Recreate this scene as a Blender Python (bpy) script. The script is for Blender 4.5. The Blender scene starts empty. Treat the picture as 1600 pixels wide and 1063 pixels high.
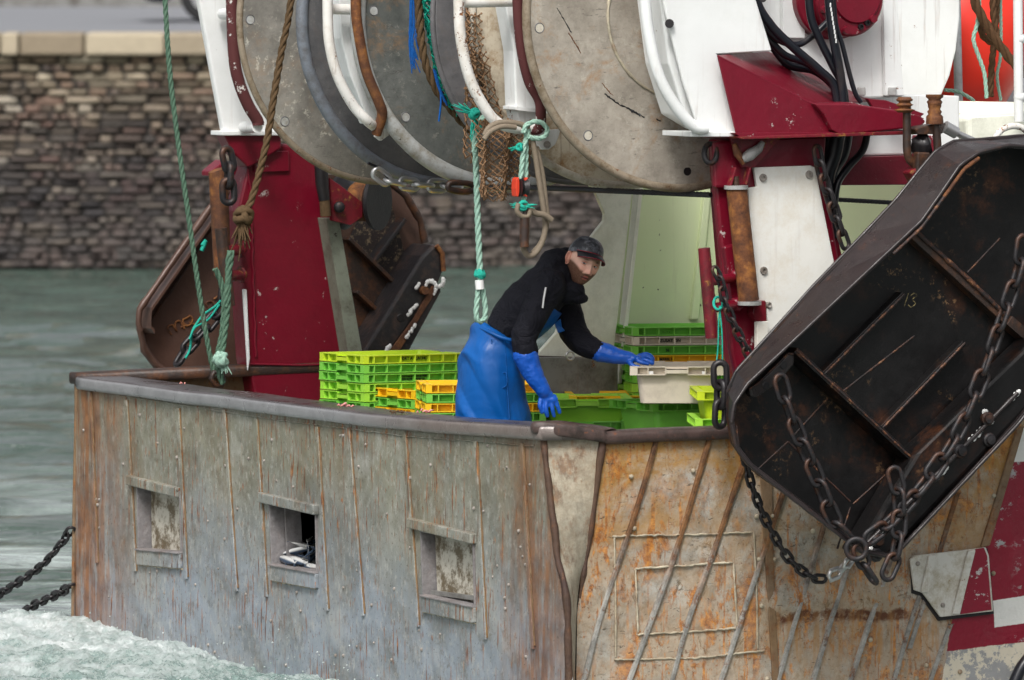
import bpy, bmesh, math, random
import numpy as np
from mathutils import Vector, Matrix, noise as mnoise
from mathutils.geometry import tessellate_polygon
R_ = math.radians
sc = bpy.context.scene
COL = sc.collection
random.seed(7)

# ------------------------------------------------------------------ camera, world, sun, exposure
CAM = Vector((0, 0, 4.0)); FPX = 17500.0; PITCH = math.atan(771.5/FPX)
cd = bpy.data.cameras.new('camera'); cam = bpy.data.objects.new('camera', cd); COL.objects.link(cam)
cam.location = CAM; cam.rotation_euler = (math.pi/2-PITCH, 0, 0)
cd.sensor_width = 36; cd.lens = 36*FPX/1600; cd.clip_end = 3000; cd.clip_start = .5
cd.dof.use_dof = True; cd.dof.focus_distance = 55.5; cd.dof.aperture_fstop = 6.0
sc.camera = cam
w = bpy.data.worlds.new('World'); sc.world = w; w.use_nodes = True
wn = w.node_tree; wn.nodes.clear()
sky = wn.nodes.new('ShaderNodeTexSky'); sky.sky_type = 'NISHITA'; sky.sun_disc = False
SUN_EL, SUN_AZ = R_(50), R_(192)      # soft high light from behind and above, slightly right
sky.sun_elevation = SUN_EL; sky.sun_rotation = SUN_AZ
sky.air_density = 1.0; sky.dust_density = 6.0; sky.ozone_density = 1.0
hs = wn.nodes.new('ShaderNodeHueSaturation'); hs.inputs['Saturation'].default_value = .22
bg = wn.nodes.new('ShaderNodeBackground'); bg.inputs['Strength'].default_value = .10
wo = wn.nodes.new('ShaderNodeOutputWorld')
wn.links.new(sky.outputs[0], hs.inputs['Color']); wn.links.new(hs.outputs[0], bg.inputs['Color']); wn.links.new(bg.outputs[0], wo.inputs['Surface'])
sl = bpy.data.lights.new('sun', 'SUN'); sl.energy = 1.5; sl.angle = R_(14); sl.color = (1, .975, .94)
sun = bpy.data.objects.new('sun', sl); COL.objects.link(sun)
sdir = Vector((math.sin(SUN_AZ)*math.cos(SUN_EL), math.cos(SUN_AZ)*math.cos(SUN_EL), math.sin(SUN_EL)))
sun.rotation_euler = sdir.to_track_quat('Z', 'Y').to_euler(); sun.location = (5, -5, 20)
sc.view_settings.view_transform = 'Standard'; sc.view_settings.look = 'None'
sc.view_settings.exposure = 0.62; sc.view_settings.gamma = 1; sc.view_settings.use_curve_mapping = False
sc.cycles.max_bounces = 6; sc.cycles.diffuse_bounces = 3; sc.cycles.glossy_bounces = 3
sc.cycles.use_denoising = True

# ------------------------------------------------------------------ sight lines -> real points in the place
_cp, _sp = math.cos(PITCH), math.sin(PITCH)
def ray(px, py):
    x = (px-800)/FPX; y = -(py-531.5)/FPX
    return Vector((x, _cp + y*_sp, -_sp + y*_cp))
def PY(px, py, Y): d = ray(px, py); return CAM + d*(Y/d.y)
def PZ(px, py, z): d = ray(px, py); return CAM + d*((z-CAM.z)/d.z)
YAW = R_(27)
FW = Vector((math.cos(YAW), math.sin(YAW), 0)); SB = Vector((math.sin(YAW), -math.cos(YAW), 0)); UP = Vector((0, 0, 1))
O0 = PY(845, 668, 53.3); OB = Vector((O0.x, O0.y, 0))
SK = .87      # athwartships distances below are given from the starboard side, scaled to the 5.3 m beam
def PS(px, py, s):
    if s < -.3: s = -.3+(s+.3)*SK
    d = ray(px, py); return CAM + d*((s-(CAM-OB).dot(SB))/d.dot(SB))
def PA(px, py, a): d = ray(px, py); return CAM + d*((a-(CAM-OB).dot(FW))/d.dot(FW))
def BW(a, s, z): return OB + FW*a + SB*s + UP*z
def toB(p): q = p-OB; return (q.dot(FW), q.dot(SB), q.z)

# ------------------------------------------------------------------ objects
def tag(o, label=None, cat=None, group=None, kind=None):
    if label: o['label'] = label
    if cat: o['category'] = cat
    if group: o['group'] = group
    if kind: o['kind'] = kind
    return o
def empty(name, loc=(0, 0, 0), rz=0, parent=None):
    o = bpy.data.objects.new(name, None); COL.objects.link(o); o.location = loc; o.rotation_euler = (0, 0, rz)
    o.empty_display_size = .1
    if parent: o.parent = parent
    return o
def wmat(o):
    m = o.matrix_basis.copy()
    return wmat(o.parent) @ m if o.parent else m
class MB:
    def __init__(s): s.v = []; s.f = []; s.m = []; s.sm = []
    def add(s, vs, fs, mi=0, smooth=False):
        b = len(s.v); s.v += [Vector(v) for v in vs]
        for f in fs: s.f.append([b+i for i in f]); s.m.append(mi); s.sm.append(smooth)
    def box(s, c, size, ax=None, mi=0, taper=1.0):
        ax = ax or (Vector((1, 0, 0)), Vector((0, 1, 0)), UP); c = Vector(c)
        vs = []
        for k in (-1, 1):
            t = taper if k < 0 else 1.0
            for i, j in ((-1, -1), (1, -1), (1, 1), (-1, 1)):
                vs.append(c + ax[0]*(i*size[0]/2*t) + ax[1]*(j*size[1]/2*t) + ax[2]*(k*size[2]/2))
        s.add(vs, [(3, 2, 1, 0), (4, 5, 6, 7), (0, 1, 5, 4), (1, 2, 6, 5), (2, 3, 7, 6), (3, 0, 4, 7)], mi)
    def beam(s, p, q, wd, th, side, mi=0):
        """a bar from p to q, wd wide along 'side', th thick across"""
        p = Vector(p); q = Vector(q); d = (q-p).normalized(); sd = (side-d*side.dot(d)).normalized(); t = d.cross(sd)
        s.box((p+q)/2, (wd, th, (q-p).length), (sd, t, d), mi)
    def prism(s, poly, vec, mi=0):
        n = len(poly); vec = Vector(vec); poly = [Vector(p) for p in poly]
        tr = tessellate_polygon([poly])
        nn = Vector((0, 0, 0))
        for i in range(n): nn += (poly[i]-poly[0]).cross(poly[(i+1) % n]-poly[0])
        flip = nn.dot(vec) > 0
        vs = poly+[p+vec for p in poly]; fs = []
        for t in tr:
            a, b, c = t
            tn = (poly[b]-poly[a]).cross(poly[c]-poly[a])
            if (tn.dot(nn) < 0): a, b, c = c, b, a
            fs.append((c, b, a) if flip else (a, b, c)); fs.append((a+n, b+n, c+n) if flip else (c+n, b+n, a+n))
        for i in range(n):
            j = (i+1) % n
            fs.append((i, j, j+n, i+n) if flip else (j, i, i+n, j+n))
        s.add(vs, fs, mi)
    def tube(s, pts, r, seg=8, closed=False, mi=0, caps=True, up=None):
        pts = [Vector(p) for p in pts]; n = len(pts)
        rs = r if isinstance(r, (list, tuple)) else [r]*n
        vs = []; nrm = None
        for i in range(n):
            if closed: t = pts[(i+1) % n]-pts[i-1]
            else: t = pts[min(i+1, n-1)]-pts[max(i-1, 0)]
            t.normalize()
            if nrm is None:
                ref = up or (UP if abs(t.z) < .9 else Vector((1, 0, 0)))
                nrm = (ref - t*ref.dot(t)).normalized()
            else:
                nrm = nrm - t*nrm.dot(t)
                nrm = nrm.normalized() if nrm.length > 1e-6 else t.orthogonal().normalized()
            bn = t.cross(nrm)
            for k in range(seg):
                a = 2*math.pi*k/seg; vs.append(pts[i] + (nrm*math.cos(a)+bn*math.sin(a))*rs[i])
        fs = []
        for i in range(n if closed else n-1):
            j = (i+1) % n
            for k in range(seg):
                l = (k+1) % seg; fs.append((i*seg+k, i*seg+l, j*seg+l, j*seg+k))
        s.add(vs, fs, mi, True)
        if caps and not closed:
            s.add(vs[:seg], [tuple(range(seg))[::-1]], mi); s.add(vs[-seg:], [tuple(range(seg))], mi)
    def cyl(s, p, q, r, seg=16, mi=0, r2=None):
        s.tube([p, q], [r, r if r2 is None else r2], seg, mi=mi)
    def lathe(s, p, ax, prof, seg=48, mi=0, round=False):
        """prof: (r, h) pairs turned round ax through p"""
        ax = Vector(ax).normalized(); u = ax.orthogonal().normalized(); v = ax.cross(u); vs = []
        for r, h in prof:
            for k in range(seg):
                a = 2*math.pi*k/seg; vs.append(Vector(p)+ax*h+(u*math.cos(a)+v*math.sin(a))*r)
        if round:
            s.add(vs, [(i*seg+k, i*seg+(k+1) % seg, (i+1)*seg+(k+1) % seg, (i+1)*seg+k) for i in range(len(prof)-1) for k in range(seg)], mi, True)
        else:
            for i in range(len(prof)-1):
                s.add(vs[i*seg:(i+2)*seg], [(k, (k+1) % seg, seg+(k+1) % seg, seg+k) for k in range(seg)], mi, True)
    def ball(s, c, r, sx=None, seg=12, rings=8, mi=0, ax=None, jit=0):
        ax = ax or (Vector((1, 0, 0)), Vector((0, 1, 0)), UP); sx = sx or (1, 1, 1); vs = []; c = Vector(c)
        for i in range(rings+1):
            th = math.pi*i/rings
            for k in range(seg):
                a = 2*math.pi*k/seg; d = (math.sin(th)*math.cos(a), math.sin(th)*math.sin(a), math.cos(th))
                q = 1+jit*mnoise.noise(Vector(d)*2.3+c*7)
                vs.append(c+(ax[0]*d[0]*sx[0]+ax[1]*d[1]*sx[1]+ax[2]*d[2]*sx[2])*r*q)
        fs = []
        for i in range(rings):
            for k in range(seg):
                l = (k+1) % seg; fs.append((i*seg+k, (i+1)*seg+k, (i+1)*seg+l, i*seg+l))
        s.add(vs, fs, mi, True)
    def build(s, name, mats, parent=None, bevel=0, world=True, origin=None, smooth=None, weld=False):
        me = bpy.data.meshes.new(name)
        M = Matrix()
        if world:
            if parent: M = wmat(parent).inverted()
            elif origin is not None: M = Matrix.Translation(-Vector(origin))
        me.from_pydata([tuple(M @ v) for v in s.v], [], s.f)
        if not isinstance(mats, (list, tuple)): mats = [mats]
        for m in mats: me.materials.append(m)
        me.polygons.foreach_set('material_index', s.m)
        me.polygons.foreach_set('use_smooth', s.sm if smooth is None else [smooth]*len(s.m))
        me.update()
        if weld:
            bm = bmesh.new(); bm.from_mesh(me); bmesh.ops.remove_doubles(bm, verts=bm.verts, dist=1e-5); bmesh.ops.recalc_face_normals(bm, faces=bm.faces); bm.to_mesh(me); bm.free()
        o = bpy.data.objects.new(name, me); COL.objects.link(o)
        if parent: o.parent = parent
        elif world and origin is not None: o.location = origin
        if bevel:
            b = o.modifiers.new('b', 'BEVEL'); b.width = bevel; b.segments = 2; b.limit_method = 'ANGLE'; b.angle_limit = R_(35)
            b.harden_normals = False
        return o
def apply_mods(o):
    dg = bpy.context.evaluated_depsgraph_get(); ev = o.evaluated_get(dg)
    me = bpy.data.meshes.new_from_object(ev); old = o.data; o.modifiers.clear(); o.data = me; bpy.data.meshes.remove(old); return o
def curve(pts, n=8):
    """Catmull-Rom through the points"""
    P = [Vector(p) for p in pts]; P = [P[0]*2-P[1]]+P+[P[-1]*2-P[-2]]; out = []
    for i in range(1, len(P)-2):
        a, b, c, d = P[i-1:i+3]
        for k in range(n):
            t = k/n; out.append(.5*((2*b)+(c-a)*t+(2*a-5*b+4*c-d)*t*t+(3*b-a-3*c+d)*t**3))
    out.append(P[-2]); return out
def resample(pts, step):
    out = [pts[0].copy()]; acc = 0
    for i in range(len(pts)-1):
        a, b = pts[i], pts[i+1]; L = (b-a).length; t = step-acc
        while t <= L: out.append(a.lerp(b, t/L)); t += step
        acc = (acc+L) % step if L else acc
    return out

# ------------------------------------------------------------------ materials
class NT:
    def __init__(s, name):
        s.mat = bpy.data.materials.new(name); s.mat.use_nodes = True; s.t = s.mat.node_tree; s.t.nodes.clear()
        s.out = s.t.nodes.new('ShaderNodeOutputMaterial'); s.b = s.t.nodes.new('ShaderNodeBsdfPrincipled')
        s.t.links.new(s.b.outputs[0], s.out.inputs[0]); s._tc = None
    def put(s, sock, v):
        if isinstance(v, bpy.types.NodeSocket): s.t.links.new(v, sock)
        elif v is not None:
            if isinstance(v, (tuple, list)) and len(v) == 3 and sock.type == 'RGBA': v = (*v, 1)
            sock.default_value = v
    def co(s, kind='Object'):
        if not s._tc: s._tc = s.t.nodes.new('ShaderNodeTexCoord')
        return s._tc.outputs[kind]
    def geo(s, k): return s.t.nodes.new('ShaderNodeNewGeometry').outputs[k]
    def rnd(s): return s.t.nodes.new('ShaderNodeObjectInfo').outputs['Random']
    def attr(s, nm, k='Color'):
        a = s.t.nodes.new('ShaderNodeAttribute'); a.attribute_name = nm; return a.outputs[k]
    def mapv(s, scale=(1, 1, 1), loc=(0, 0, 0), rot=(0, 0, 0), v=None):
        m = s.t.nodes.new('ShaderNodeMapping'); s.put(m.inputs['Vector'], v or s.co())
        m.inputs['Scale'].default_value = scale; m.inputs['Location'].default_value = loc; m.inputs['Rotation'].default_value = rot
        return m.outputs[0]
    def noise(s, scale, detail=5, rough=.55, v=None, dist=0, col=False):
        n = s.t.nodes.new('ShaderNodeTexNoise'); s.put(n.inputs['Vector'], v or s.co())
        n.inputs['Scale'].default_value = scale; n.inputs['Detail'].default_value = detail; n.inputs['Roughness'].default_value = rough
        n.inputs['Distortion'].default_value = dist; return n.outputs['Color' if col else 'Fac']
    def voro(s, scale, v=None, feat='F1', out='Distance', rand=1):
        n = s.t.nodes.new('ShaderNodeTexVoronoi'); s.put(n.inputs['Vector'], v or s.co()); n.feature = feat
        n.inputs['Scale'].default_value = scale; n.inputs['Randomness'].default_value = rand; return n.outputs[out]
    def ramp(s, f, stops, interp='LINEAR'):
        r = s.t.nodes.new('ShaderNodeValToRGB'); s.put(r.inputs[0], f); e = r.color_ramp; e.interpolation = interp
        while len(e.elements) < len(stops): e.elements.new(.5)
        for i, (p, c) in enumerate(stops):
            e.elements[i].position = p
            if not isinstance(c, (tuple, list)): c = (c, c, c)
            e.elements[i].color = (*c[:3], 1)
        return r.outputs[0]
    def st(s, f, lo, hi): return s.ramp(f, [(lo, 0.), (hi, 1.)])      # soft threshold
    def mix(s, f, a, b, mode='MIX'):
        m = s.t.nodes.new('ShaderNodeMix'); m.data_type = 'RGBA'; m.blend_type = mode
        s.put(m.inputs[0], f); s.put(m.inputs[6], a); s.put(m.inputs[7], b); return m.outputs[2]
    def math(s, op, a, b=None, c=None, clamp=False):
        m = s.t.nodes.new('ShaderNodeMath'); m.operation = op; m.use_clamp = clamp; s.put(m.inputs[0], a)
        if b is not None: s.put(m.inputs[1], b)
        if c is not None: s.put(m.inputs[2], c)
        return m.outputs[0]
    def mul(s, a, b): return s.math('MULTIPLY', a, b, clamp=True)
    def dot(s, v, d):
        m = s.t.nodes.new('ShaderNodeVectorMath'); m.operation = 'DOT_PRODUCT'; s.put(m.inputs[0], v); m.inputs[1].default_value = d
        return m.outputs['Value']
    def sep(s, v=None):
        m = s.t.nodes.new('ShaderNodeSeparateXYZ'); s.put(m.inputs[0], v or s.co()); return m.outputs
    def bump(s, h, strength=.3, dist=.01, prev=None):
        b = s.t.nodes.new('ShaderNodeBump'); s.put(b.inputs['Height'], h); b.inputs['Strength'].default_value = strength
        b.inputs['Distance'].default_value = dist
        if prev: s.put(b.inputs['Normal'], prev)
        return b.outputs[0]
    def done(s, col, rough=.5, metal=0, nrm=None, spec=.5, **k):
        s.put(s.b.inputs['Base Color'], col); s.put(s.b.inputs['Roughness'], rough); s.put(s.b.inputs['Metallic'], metal)
        s.put(s.b.inputs['Specular IOR Level'], spec)
        if nrm: s.put(s.b.inputs['Normal'], nrm)
        for kk, v in k.items(): s.put(s.b.inputs[kk.replace('_', ' ')], v)
        return s.mat
RUST_D, RUST_M, RUST_L = (.035, .012, .006), (.16, .055, .016), (.42, .17, .035)
def rustcol(n, scale=30):
    return n.ramp(n.noise(scale, 6, .7), [(.3, RUST_D), (.5, RUST_M), (.72, RUST_L)])
def paint(name, col, rough=.4, chips=.0, streak=0., dirt=.15, chipcol=None, bump=.12, dirtcol=(.06, .045, .03), scale=1., spec=.5, var=.12):
    n = NT(name)
    big = n.noise(1.7*scale, 4, .6); fine = n.noise(45*scale, 6, .7)
    c2 = tuple(x*(1-var) for x in col)
    c = n.mix(big, c2, tuple(min(1, x*(1+var)) for x in col))
    dm = n.mul(n.st(n.noise(3.1*scale, 9, .78), .46, .64), dirt*2)
    c = n.mix(dm, c, dirtcol)
    if streak:
        v = n.mapv((14*scale, 14*scale, .8*scale))
        sm = n.mul(n.mul(n.st(n.noise(2.0, 5, .65, v=v), .56, .66), n.st(n.noise(1.3*scale, 3), .42, .58)), streak)
        c = n.mix(sm, c, rustcol(n, 18))
    bmp = n.math('MULTIPLY', fine, .4)
    if chips:
        cm = n.st(n.math('ADD', n.noise(9*scale, 8, .78), n.math('MULTIPLY', n.math('SUBTRACT', big, .5), .25)), .695-.13*chips, .705-.13*chips)
        c = n.mix(cm, c, chipcol or rustcol(n, 40)); bmp = n.math('SUBTRACT', bmp, n.math('MULTIPLY', cm, .6))
        rr = n.math('ADD', n.math('MULTIPLY', cm, .35), rough, clamp=True)
    else: rr = n.math('ADD', n.math('MULTIPLY', fine, .2), rough-.08, clamp=True)
    return n.done(c, rr, 0, n.bump(bmp, bump, .02, n.bump(n.noise(5*scale, 3), .25, .02)), spec)
M = {}
M['red'] = paint('red_paint', (.16, .0035, .016), .33, .42, .0, .12, (.45, .38, .36), dirtcol=(.05, .006, .01), scale=1.3, bump=.2)
M['red_rusty'] = paint('red_paint_rusty', (.17, .006, .016), .42, .9, .25, .35, None, dirtcol=(.03, .01, .01), scale=2.)
M['white'] = paint('white_paint', (.80, .81, .80), .35, .12, .25, .05, None, dirtcol=(.45, .43, .36), scale=1.)
M['white_rusty'] = paint('white_paint_rusty', (.76, .74, .70), .45, .75, .45, .2, None, dirtcol=(.40, .31, .2), scale=1.6)
M['white_chipped'] = paint('white_paint_worn_to_red', (.72, .70, .67), .45, 2.4, .1, .1, (.085, .018, .018), scale=1.4)
M['panel_white'] = paint('white_plastic_sheet', (.78, .77, .72), .45, .05, .12, .18, None, dirtcol=(.55, .44, .28), scale=1.2)
M['cream'] = paint('cream_stained', (.62, .55, .43), .6, .1, .7, .5, None, dirtcol=(.30, .17, .07), scale=1.8)
M['flap'] = paint('stained_cream_flap', (.50, .47, .40), .6, .3, .3, .8, (.22, .18, .12), dirtcol=(.13, .10, .06), scale=3)
M['rust'] = (lambda n: n.done(n.mix(n.mul(n.st(n.noise(2.2, 5), .4, .7), .8), rustcol(n, 14), (.05, .02, .012)), .75, 0, n.bump(n.noise(60, 6, .7), .5, .01)))(NT('rust'))
M['rust_dark'] = (lambda n: n.done(n.mix(n.st(n.noise(9, 7, .7), .45, .66), (.030, .018, .014), n.mix(n.noise(40), (.06, .022, .010), (.16, .06, .02))), n.math('ADD', n.math('MULTIPLY', n.noise(7), .4), .25), 0, n.bump(n.noise(35, 6, .7), .4, .01)))(NT('dark_rusty_steel'))
M['rust_edge'] = (lambda n: n.done(n.ramp(n.noise(22, 7, .75), [(.42, (.014, .010, .010)), (.53, (.045, .018, .012)), (.60, (.16, .06, .022)), (.70, (.32, .21, .13))]), .6, 0, n.bump(n.noise(80, 5), .5, .008)))(NT('rusted_weld_edge'))
def black_steel():
    n = NT('black_wet_steel')
    c = n.mix(n.noise(4, 6, .7), (.0018, .0017, .002), (.006, .005, .005))
    spots = n.mul(n.st(n.noise(22, 9, .8), .56, .60), n.st(n.noise(2.6, 4), .52, .60))
    c = n.mix(n.mul(spots, .8), c, (.20, .12, .06))
    rr = n.mul(n.st(n.noise(5.5, 7, .75), .48, .62), n.st(n.noise(1.7, 3), .44, .58))
    c = n.mix(n.mul(rr, .7), c, n.mix(n.noise(30, 5, .7), (.03, .009, .004), (.12, .04, .014)))
    r = n.ramp(n.noise(6, 6, .7), [(.35, .30), (.7, .62)])
    return n.done(c, r, 0, n.bump(n.noise(25, 6, .7), .25, .01, n.bump(n.noise(3, 2), .3, .02)), .35)
M['black'] = black_steel()
def door_side():
    n = NT('brown_black_steel')
    v = n.mapv((6, 6, 1.0))
    c = n.mix(n.noise(3, 6, .7, v=v), (.008, .007, .009), (.040, .028, .026))
    c = n.mix(n.mul(n.st(n.noise(8, 7, .75), .58, .72), .6), c, (.12, .045, .018))
    return n.done(c, n.ramp(n.noise(7, 6, .7), [(.35, .22), (.7, .5)]), 0, n.bump(n.noise(30, 6, .7), .2, .01), .5)
M['black_side'] = door_side()
M['iron'] = (lambda n: n.done(n.mix(n.st(n.noise(18, 5), .5, .7), (.022, .020, .022), (.075, .032, .018)), .5, .3, n.bump(n.noise(60, 5), .3, .005)))(NT('chain_iron'))
M['iron_black'] = (lambda n: n.done(n.mix(n.noise(18, 5), (.006, .007, .010), (.03, .024, .024)), .4, .2, n.bump(n.noise(60, 5), .3, .005)))(NT('black_chain_iron'))
M['galv'] = (lambda n: n.done(n.mix(n.noise(12, 5), (.42, .42, .42), (.66, .66, .65)), .32, .75, n.bump(n.noise(40, 4), .15, .005)))(NT('bright_galvanised_steel'))
M['greysteel'] = paint('grey_steel', (.34, .34, .33), .45, .3, .2, .3, scale=2)
M['olive'] = paint('olive_grey_plate', (.20, .22, .17), .5, .5, .1, .3, (.06, .05, .04), scale=2)
def disc(name, base, base2, spk, scr=.5, rustm=.3, rough=.5):
    n = NT(name)
    c = n.mix(n.st(n.noise(2.6, 9, .75), .36, .64), tuple(x*.82 for x in base), tuple(x*1.12 for x in base2))
    c = n.mix(n.mul(n.st(n.noise(14, 8, .8), .50, .62), .4), c, tuple(x*.6 for x in base))
    v = n.mapv((1, 1, 1), rot=(.4, 0, .3))
    sp = n.mul(n.st(n.noise(24, 9, .82), .555, .60), n.st(n.noise(3.0, 5, .6), .44, .56))
    c = n.mix(n.mul(sp, spk), c, (.62, .59, .50))
    s1 = n.mul(n.st(n.noise(3, 9, .85, v=n.mapv((3, 3, 18), rot=(.7, 0, 0)), dist=.6), .59, .62), scr)
    c = n.mix(s1, c, (.05, .04, .035))
    rm = n.mul(n.mul(n.st(n.noise(3.2, 8, .75, dist=.5), .50, .62), n.st(n.noise(17, 6, .75), .42, .58)), rustm)
    c = n.mix(rm, c, (.30, .17, .08))
    return n.done(c, n.ramp(n.noise(8, 5), [(.3, rough-.1), (.7, rough+.12)]), .0, n.bump(n.noise(50, 7, .75), .22, .008, n.bump(n.noise(4, 3), .3, .02)), .5)
M['disc_a'] = disc('scuffed_disc', (.19, .18, .16), (.275, .26, .23), .8, .5, .35)
M['disc_b'] = disc('dark_disc', (.085, .085, .09), (.12, .118, .12), .08, .4, .1, .45)
M['disc_c'] = disc('grey_green_disc', (.08, .088, .082), (.13, .135, .125), .2, .7, .6, .45)
M['disc_d'] = disc('smooth_dark_disc', (.10, .10, .105), (.145, .14, .145), .0, .2, .1, .4)
M['disc_f'] = disc('tan_grey_disc', (.28, .245, .20), (.40, .36, .305), .3, .8, .95)
M['rim_tan'] = paint('tan_rim', (.27, .22, .16), .55, .5, .0, .5, dirtcol=(.12, .08, .04), scale=3)
M['rim_blue'] = paint('blue_grey_rim', (.17, .19, .22), .4, .3, .0, .3, (.3, .28, .24), scale=3)
M['rim_light'] = paint('light_grey_rim', (.42, .43, .42), .4, .3, .1, .4, (.1, .08, .06), dirtcol=(.2, .17, .12), scale=3)
M['rim_cream'] = paint('cream_rim', (.55, .51, .43), .5, .5, .0, .4, dirtcol=(.25, .18, .1), scale=3)
def greenwall():
    n = NT('pale_green_paint')
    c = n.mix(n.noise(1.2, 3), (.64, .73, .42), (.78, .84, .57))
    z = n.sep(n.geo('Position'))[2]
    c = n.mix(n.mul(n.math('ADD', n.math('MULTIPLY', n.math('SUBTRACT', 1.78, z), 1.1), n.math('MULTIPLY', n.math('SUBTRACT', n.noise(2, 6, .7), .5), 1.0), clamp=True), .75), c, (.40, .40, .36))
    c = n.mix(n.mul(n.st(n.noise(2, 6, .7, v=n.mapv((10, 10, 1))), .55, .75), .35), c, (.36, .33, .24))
    sp = n.mul(n.st(n.noise(24, 2, .5), .74, .77), 1)
    c = n.mix(sp, c, (.04, .035, .02))
    return n.done(c, .45, 0, n.bump(n.noise(9, 4), .1, .01))
M['green'] = greenwall()
M['palecream'] = paint('pale_cream_green_paint', (.86, .86, .74), .45, .08, .15, .22, (.1, .09, .05), dirtcol=(.42, .42, .32), scale=1.)
M['deckgrey'] = paint('grey_deck_steel', (.20, .20, .19), .5, .3, .2, .5, scale=1.5, dirtcol=(.08, .07, .06))

def transom_mat():
    n = NT('weathered_transom_steel'); x_, y, z = n.sep()
    big = n.noise(.9, 6, .65)
    hz = n.math('DIVIDE', n.math('SUBTRACT', n.math('ADD', z, n.math('MULTIPLY', n.math('SUBTRACT', n.noise(1.1, 6, .65), .5), 1.6)), .15), .75, clamp=True)
    c = n.mix(hz, (.27, .305, .345), (.24, .235, .18))
    c = n.mix(1., c, n.ramp(n.noise(2.6, 7, .66), [(.36, (.66, .63, .58)), (.52, .96), (.64, 1.)]), 'MULTIPLY')
    c = n.mix(n.mul(n.st(n.noise(2.2, 8, .75), .50, .62), .35), c, (.42, .42, .40))
    c = n.mix(n.mul(n.st(n.noise(1, 8, .8, v=n.mapv((6, 6, 7))), .53, .62), .5), c, (.12, .10, .07))
    c = n.mix(n.mul(n.st(n.noise(1, 8, .8, v=n.mapv((26, 26, 16), loc=(2, 5, 3))), .53, .60), .5), c, (.46, .45, .41))
    wash = n.mul(n.mul(n.st(n.noise(1.0, 7, .72, v=n.mapv((4.5, 4.5, .5))), .50, .64), n.math('ADD', n.math('MULTIPLY', hz, .8), .05)), .5)
    c = n.mix(n.mul(wash, .75), c, (.17, .115, .05))
    rc = n.ramp(n.noise(24, 6), [(.35, (.06, .018, .007)), (.5, (.20, .058, .013)), (.65, (.42, .16, .035))])
    zone = n.st(n.noise(1.6, 4, .6), .42, .56)
    s1 = n.mul(n.st(n.noise(1.0, 1.5, .5, v=n.mapv((52, 52, 4.0))), .625, .655), n.math('ADD', n.math('MULTIPLY', zone, .9), .04))
    s2 = n.mul(n.st(n.noise(1.0, 2, .5, v=n.mapv((34, 34, 2.2), loc=(3, 7, 1))), .645, .69), n.math('ADD', n.math('MULTIPLY', hz, .9), .12))
    s3 = n.mul(n.st(n.noise(1.0, 1, .5, v=n.mapv((80, 80, 16), loc=(1, 2, 9))), .66, .70), n.st(n.noise(4, 4), .42, .52))
    for s_, k in ((s1, .9), (s2, .8), (s3, .85)): c = n.mix(n.mul(s_, k), c, rc)
    e = n.math('ADD', n.math('SUBTRACT', 1, n.math('MULTIPLY', n.math('ABSOLUTE', y), 2.0), clamp=True), n.math('MULTIPLY', n.math('SUBTRACT', n.math('ABSOLUTE', y), 4.45), 1.5, clamp=True), clamp=True)
    em = n.mul(n.mul(e, n.st(n.noise(1., 6, .7, v=n.mapv((16, 16, 1.6))), .36, .54)), .85)
    c = n.mix(em, c, n.ramp(n.noise(9, 6), [(.3, (.10, .035, .015)), (.7, (.32, .13, .04))]))
    pits = n.st(n.noise(48, 5, .7), .60, .65)
    c = n.mix(n.mul(pits, .7), c, (.06, .042, .03))
    h = n.math('ADD', n.math('MULTIPLY', n.noise(24, 9, .8), .6), n.math('MULTIPLY', s1, .3))
    return n.done(c, n.ramp(n.noise(9, 6, .7), [(.35, .36), (.65, .62)]), .1, n.bump(h, .28, .010, n.bump(n.noise(1.8, 3), .9, .07)), .45)
M['transom'] = transom_mat()
def rustgrey(name, g=(.33, .325, .30), brown=.5):
    n = NT(name)
    c = n.mix(n.st(n.noise(6, 9, .8), .36, .64), tuple(x*.6 for x in g), tuple(x*1.3 for x in g))
    c = n.mix(n.mul(n.st(n.noise(2.6, 8, .75), .40, .60), brown), c, (.22, .13, .055))
    m = n.st(n.noise(9, 9, .8, v=n.mapv((1, 1, .6))), .51, .60)
    c = n.mix(n.mul(m, .85*min(1, brown*1.6)), c, rustcol(n, 16))
    return n.done(c, .6, 0, n.bump(n.noise(30, 8, .75), .6, .012), .35)
M['rib_side'] = rustgrey('rusty_rib_steel', (.20, .135, .085), .6)
M['rib_light'] = rustgrey('grey_rib_steel', (.34, .34, .33), .2)
M['corner_pipe'] = rustgrey('brown_rusted_pipe', (.05, .026, .020), .2)
M['bead'] = rustgrey('pale_weld_bead', (.50, .45, .34), .35)
M['chamfer'] = rustgrey('stained_corner_plate', (.47, .43, .34), .42)
M['rim_top'] = (lambda n: n.done(n.mix(n.st(n.noise(3, 7, .7), .35, .7), (.055, .035, .033), (.11, .10, .10)), n.ramp(n.noise(6, 5), [(.3, .18), (.7, .42)]), .1, n.bump(n.noise(20, 6, .7), .3, .01), .6))(NT('dark_rail_top'))
M['reveal'] = rustgrey('purple_grey_frame_steel', (.22, .21, .215), .12)
def rope_mat(name, a, b, rough=.85):
    n = NT(name); return n.done(n.mix(n.noise(60, 5, .7), a, b), rough, 0, n.bump(n.noise(220, 3), .5, .003), .15)
M['rope_green'] = rope_mat('faded_green_rope', (.03, .085, .062), (.15, .235, .16))
M['rope_aqua'] = rope_mat('aqua_rope', (.17, .36, .29), (.42, .56, .46))
M['rope_brown'] = rope_mat('tan_brown_rope', (.045, .028, .014), (.15, .095, .05))
M['rope_dark'] = rope_mat('dark_tarred_rope', (.035, .018, .010), (.15, .08, .04))
M['hose_tan'] = rope_mat('tan_hose_rope', (.15, .12, .085), (.27, .22, .165), .6)
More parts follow.
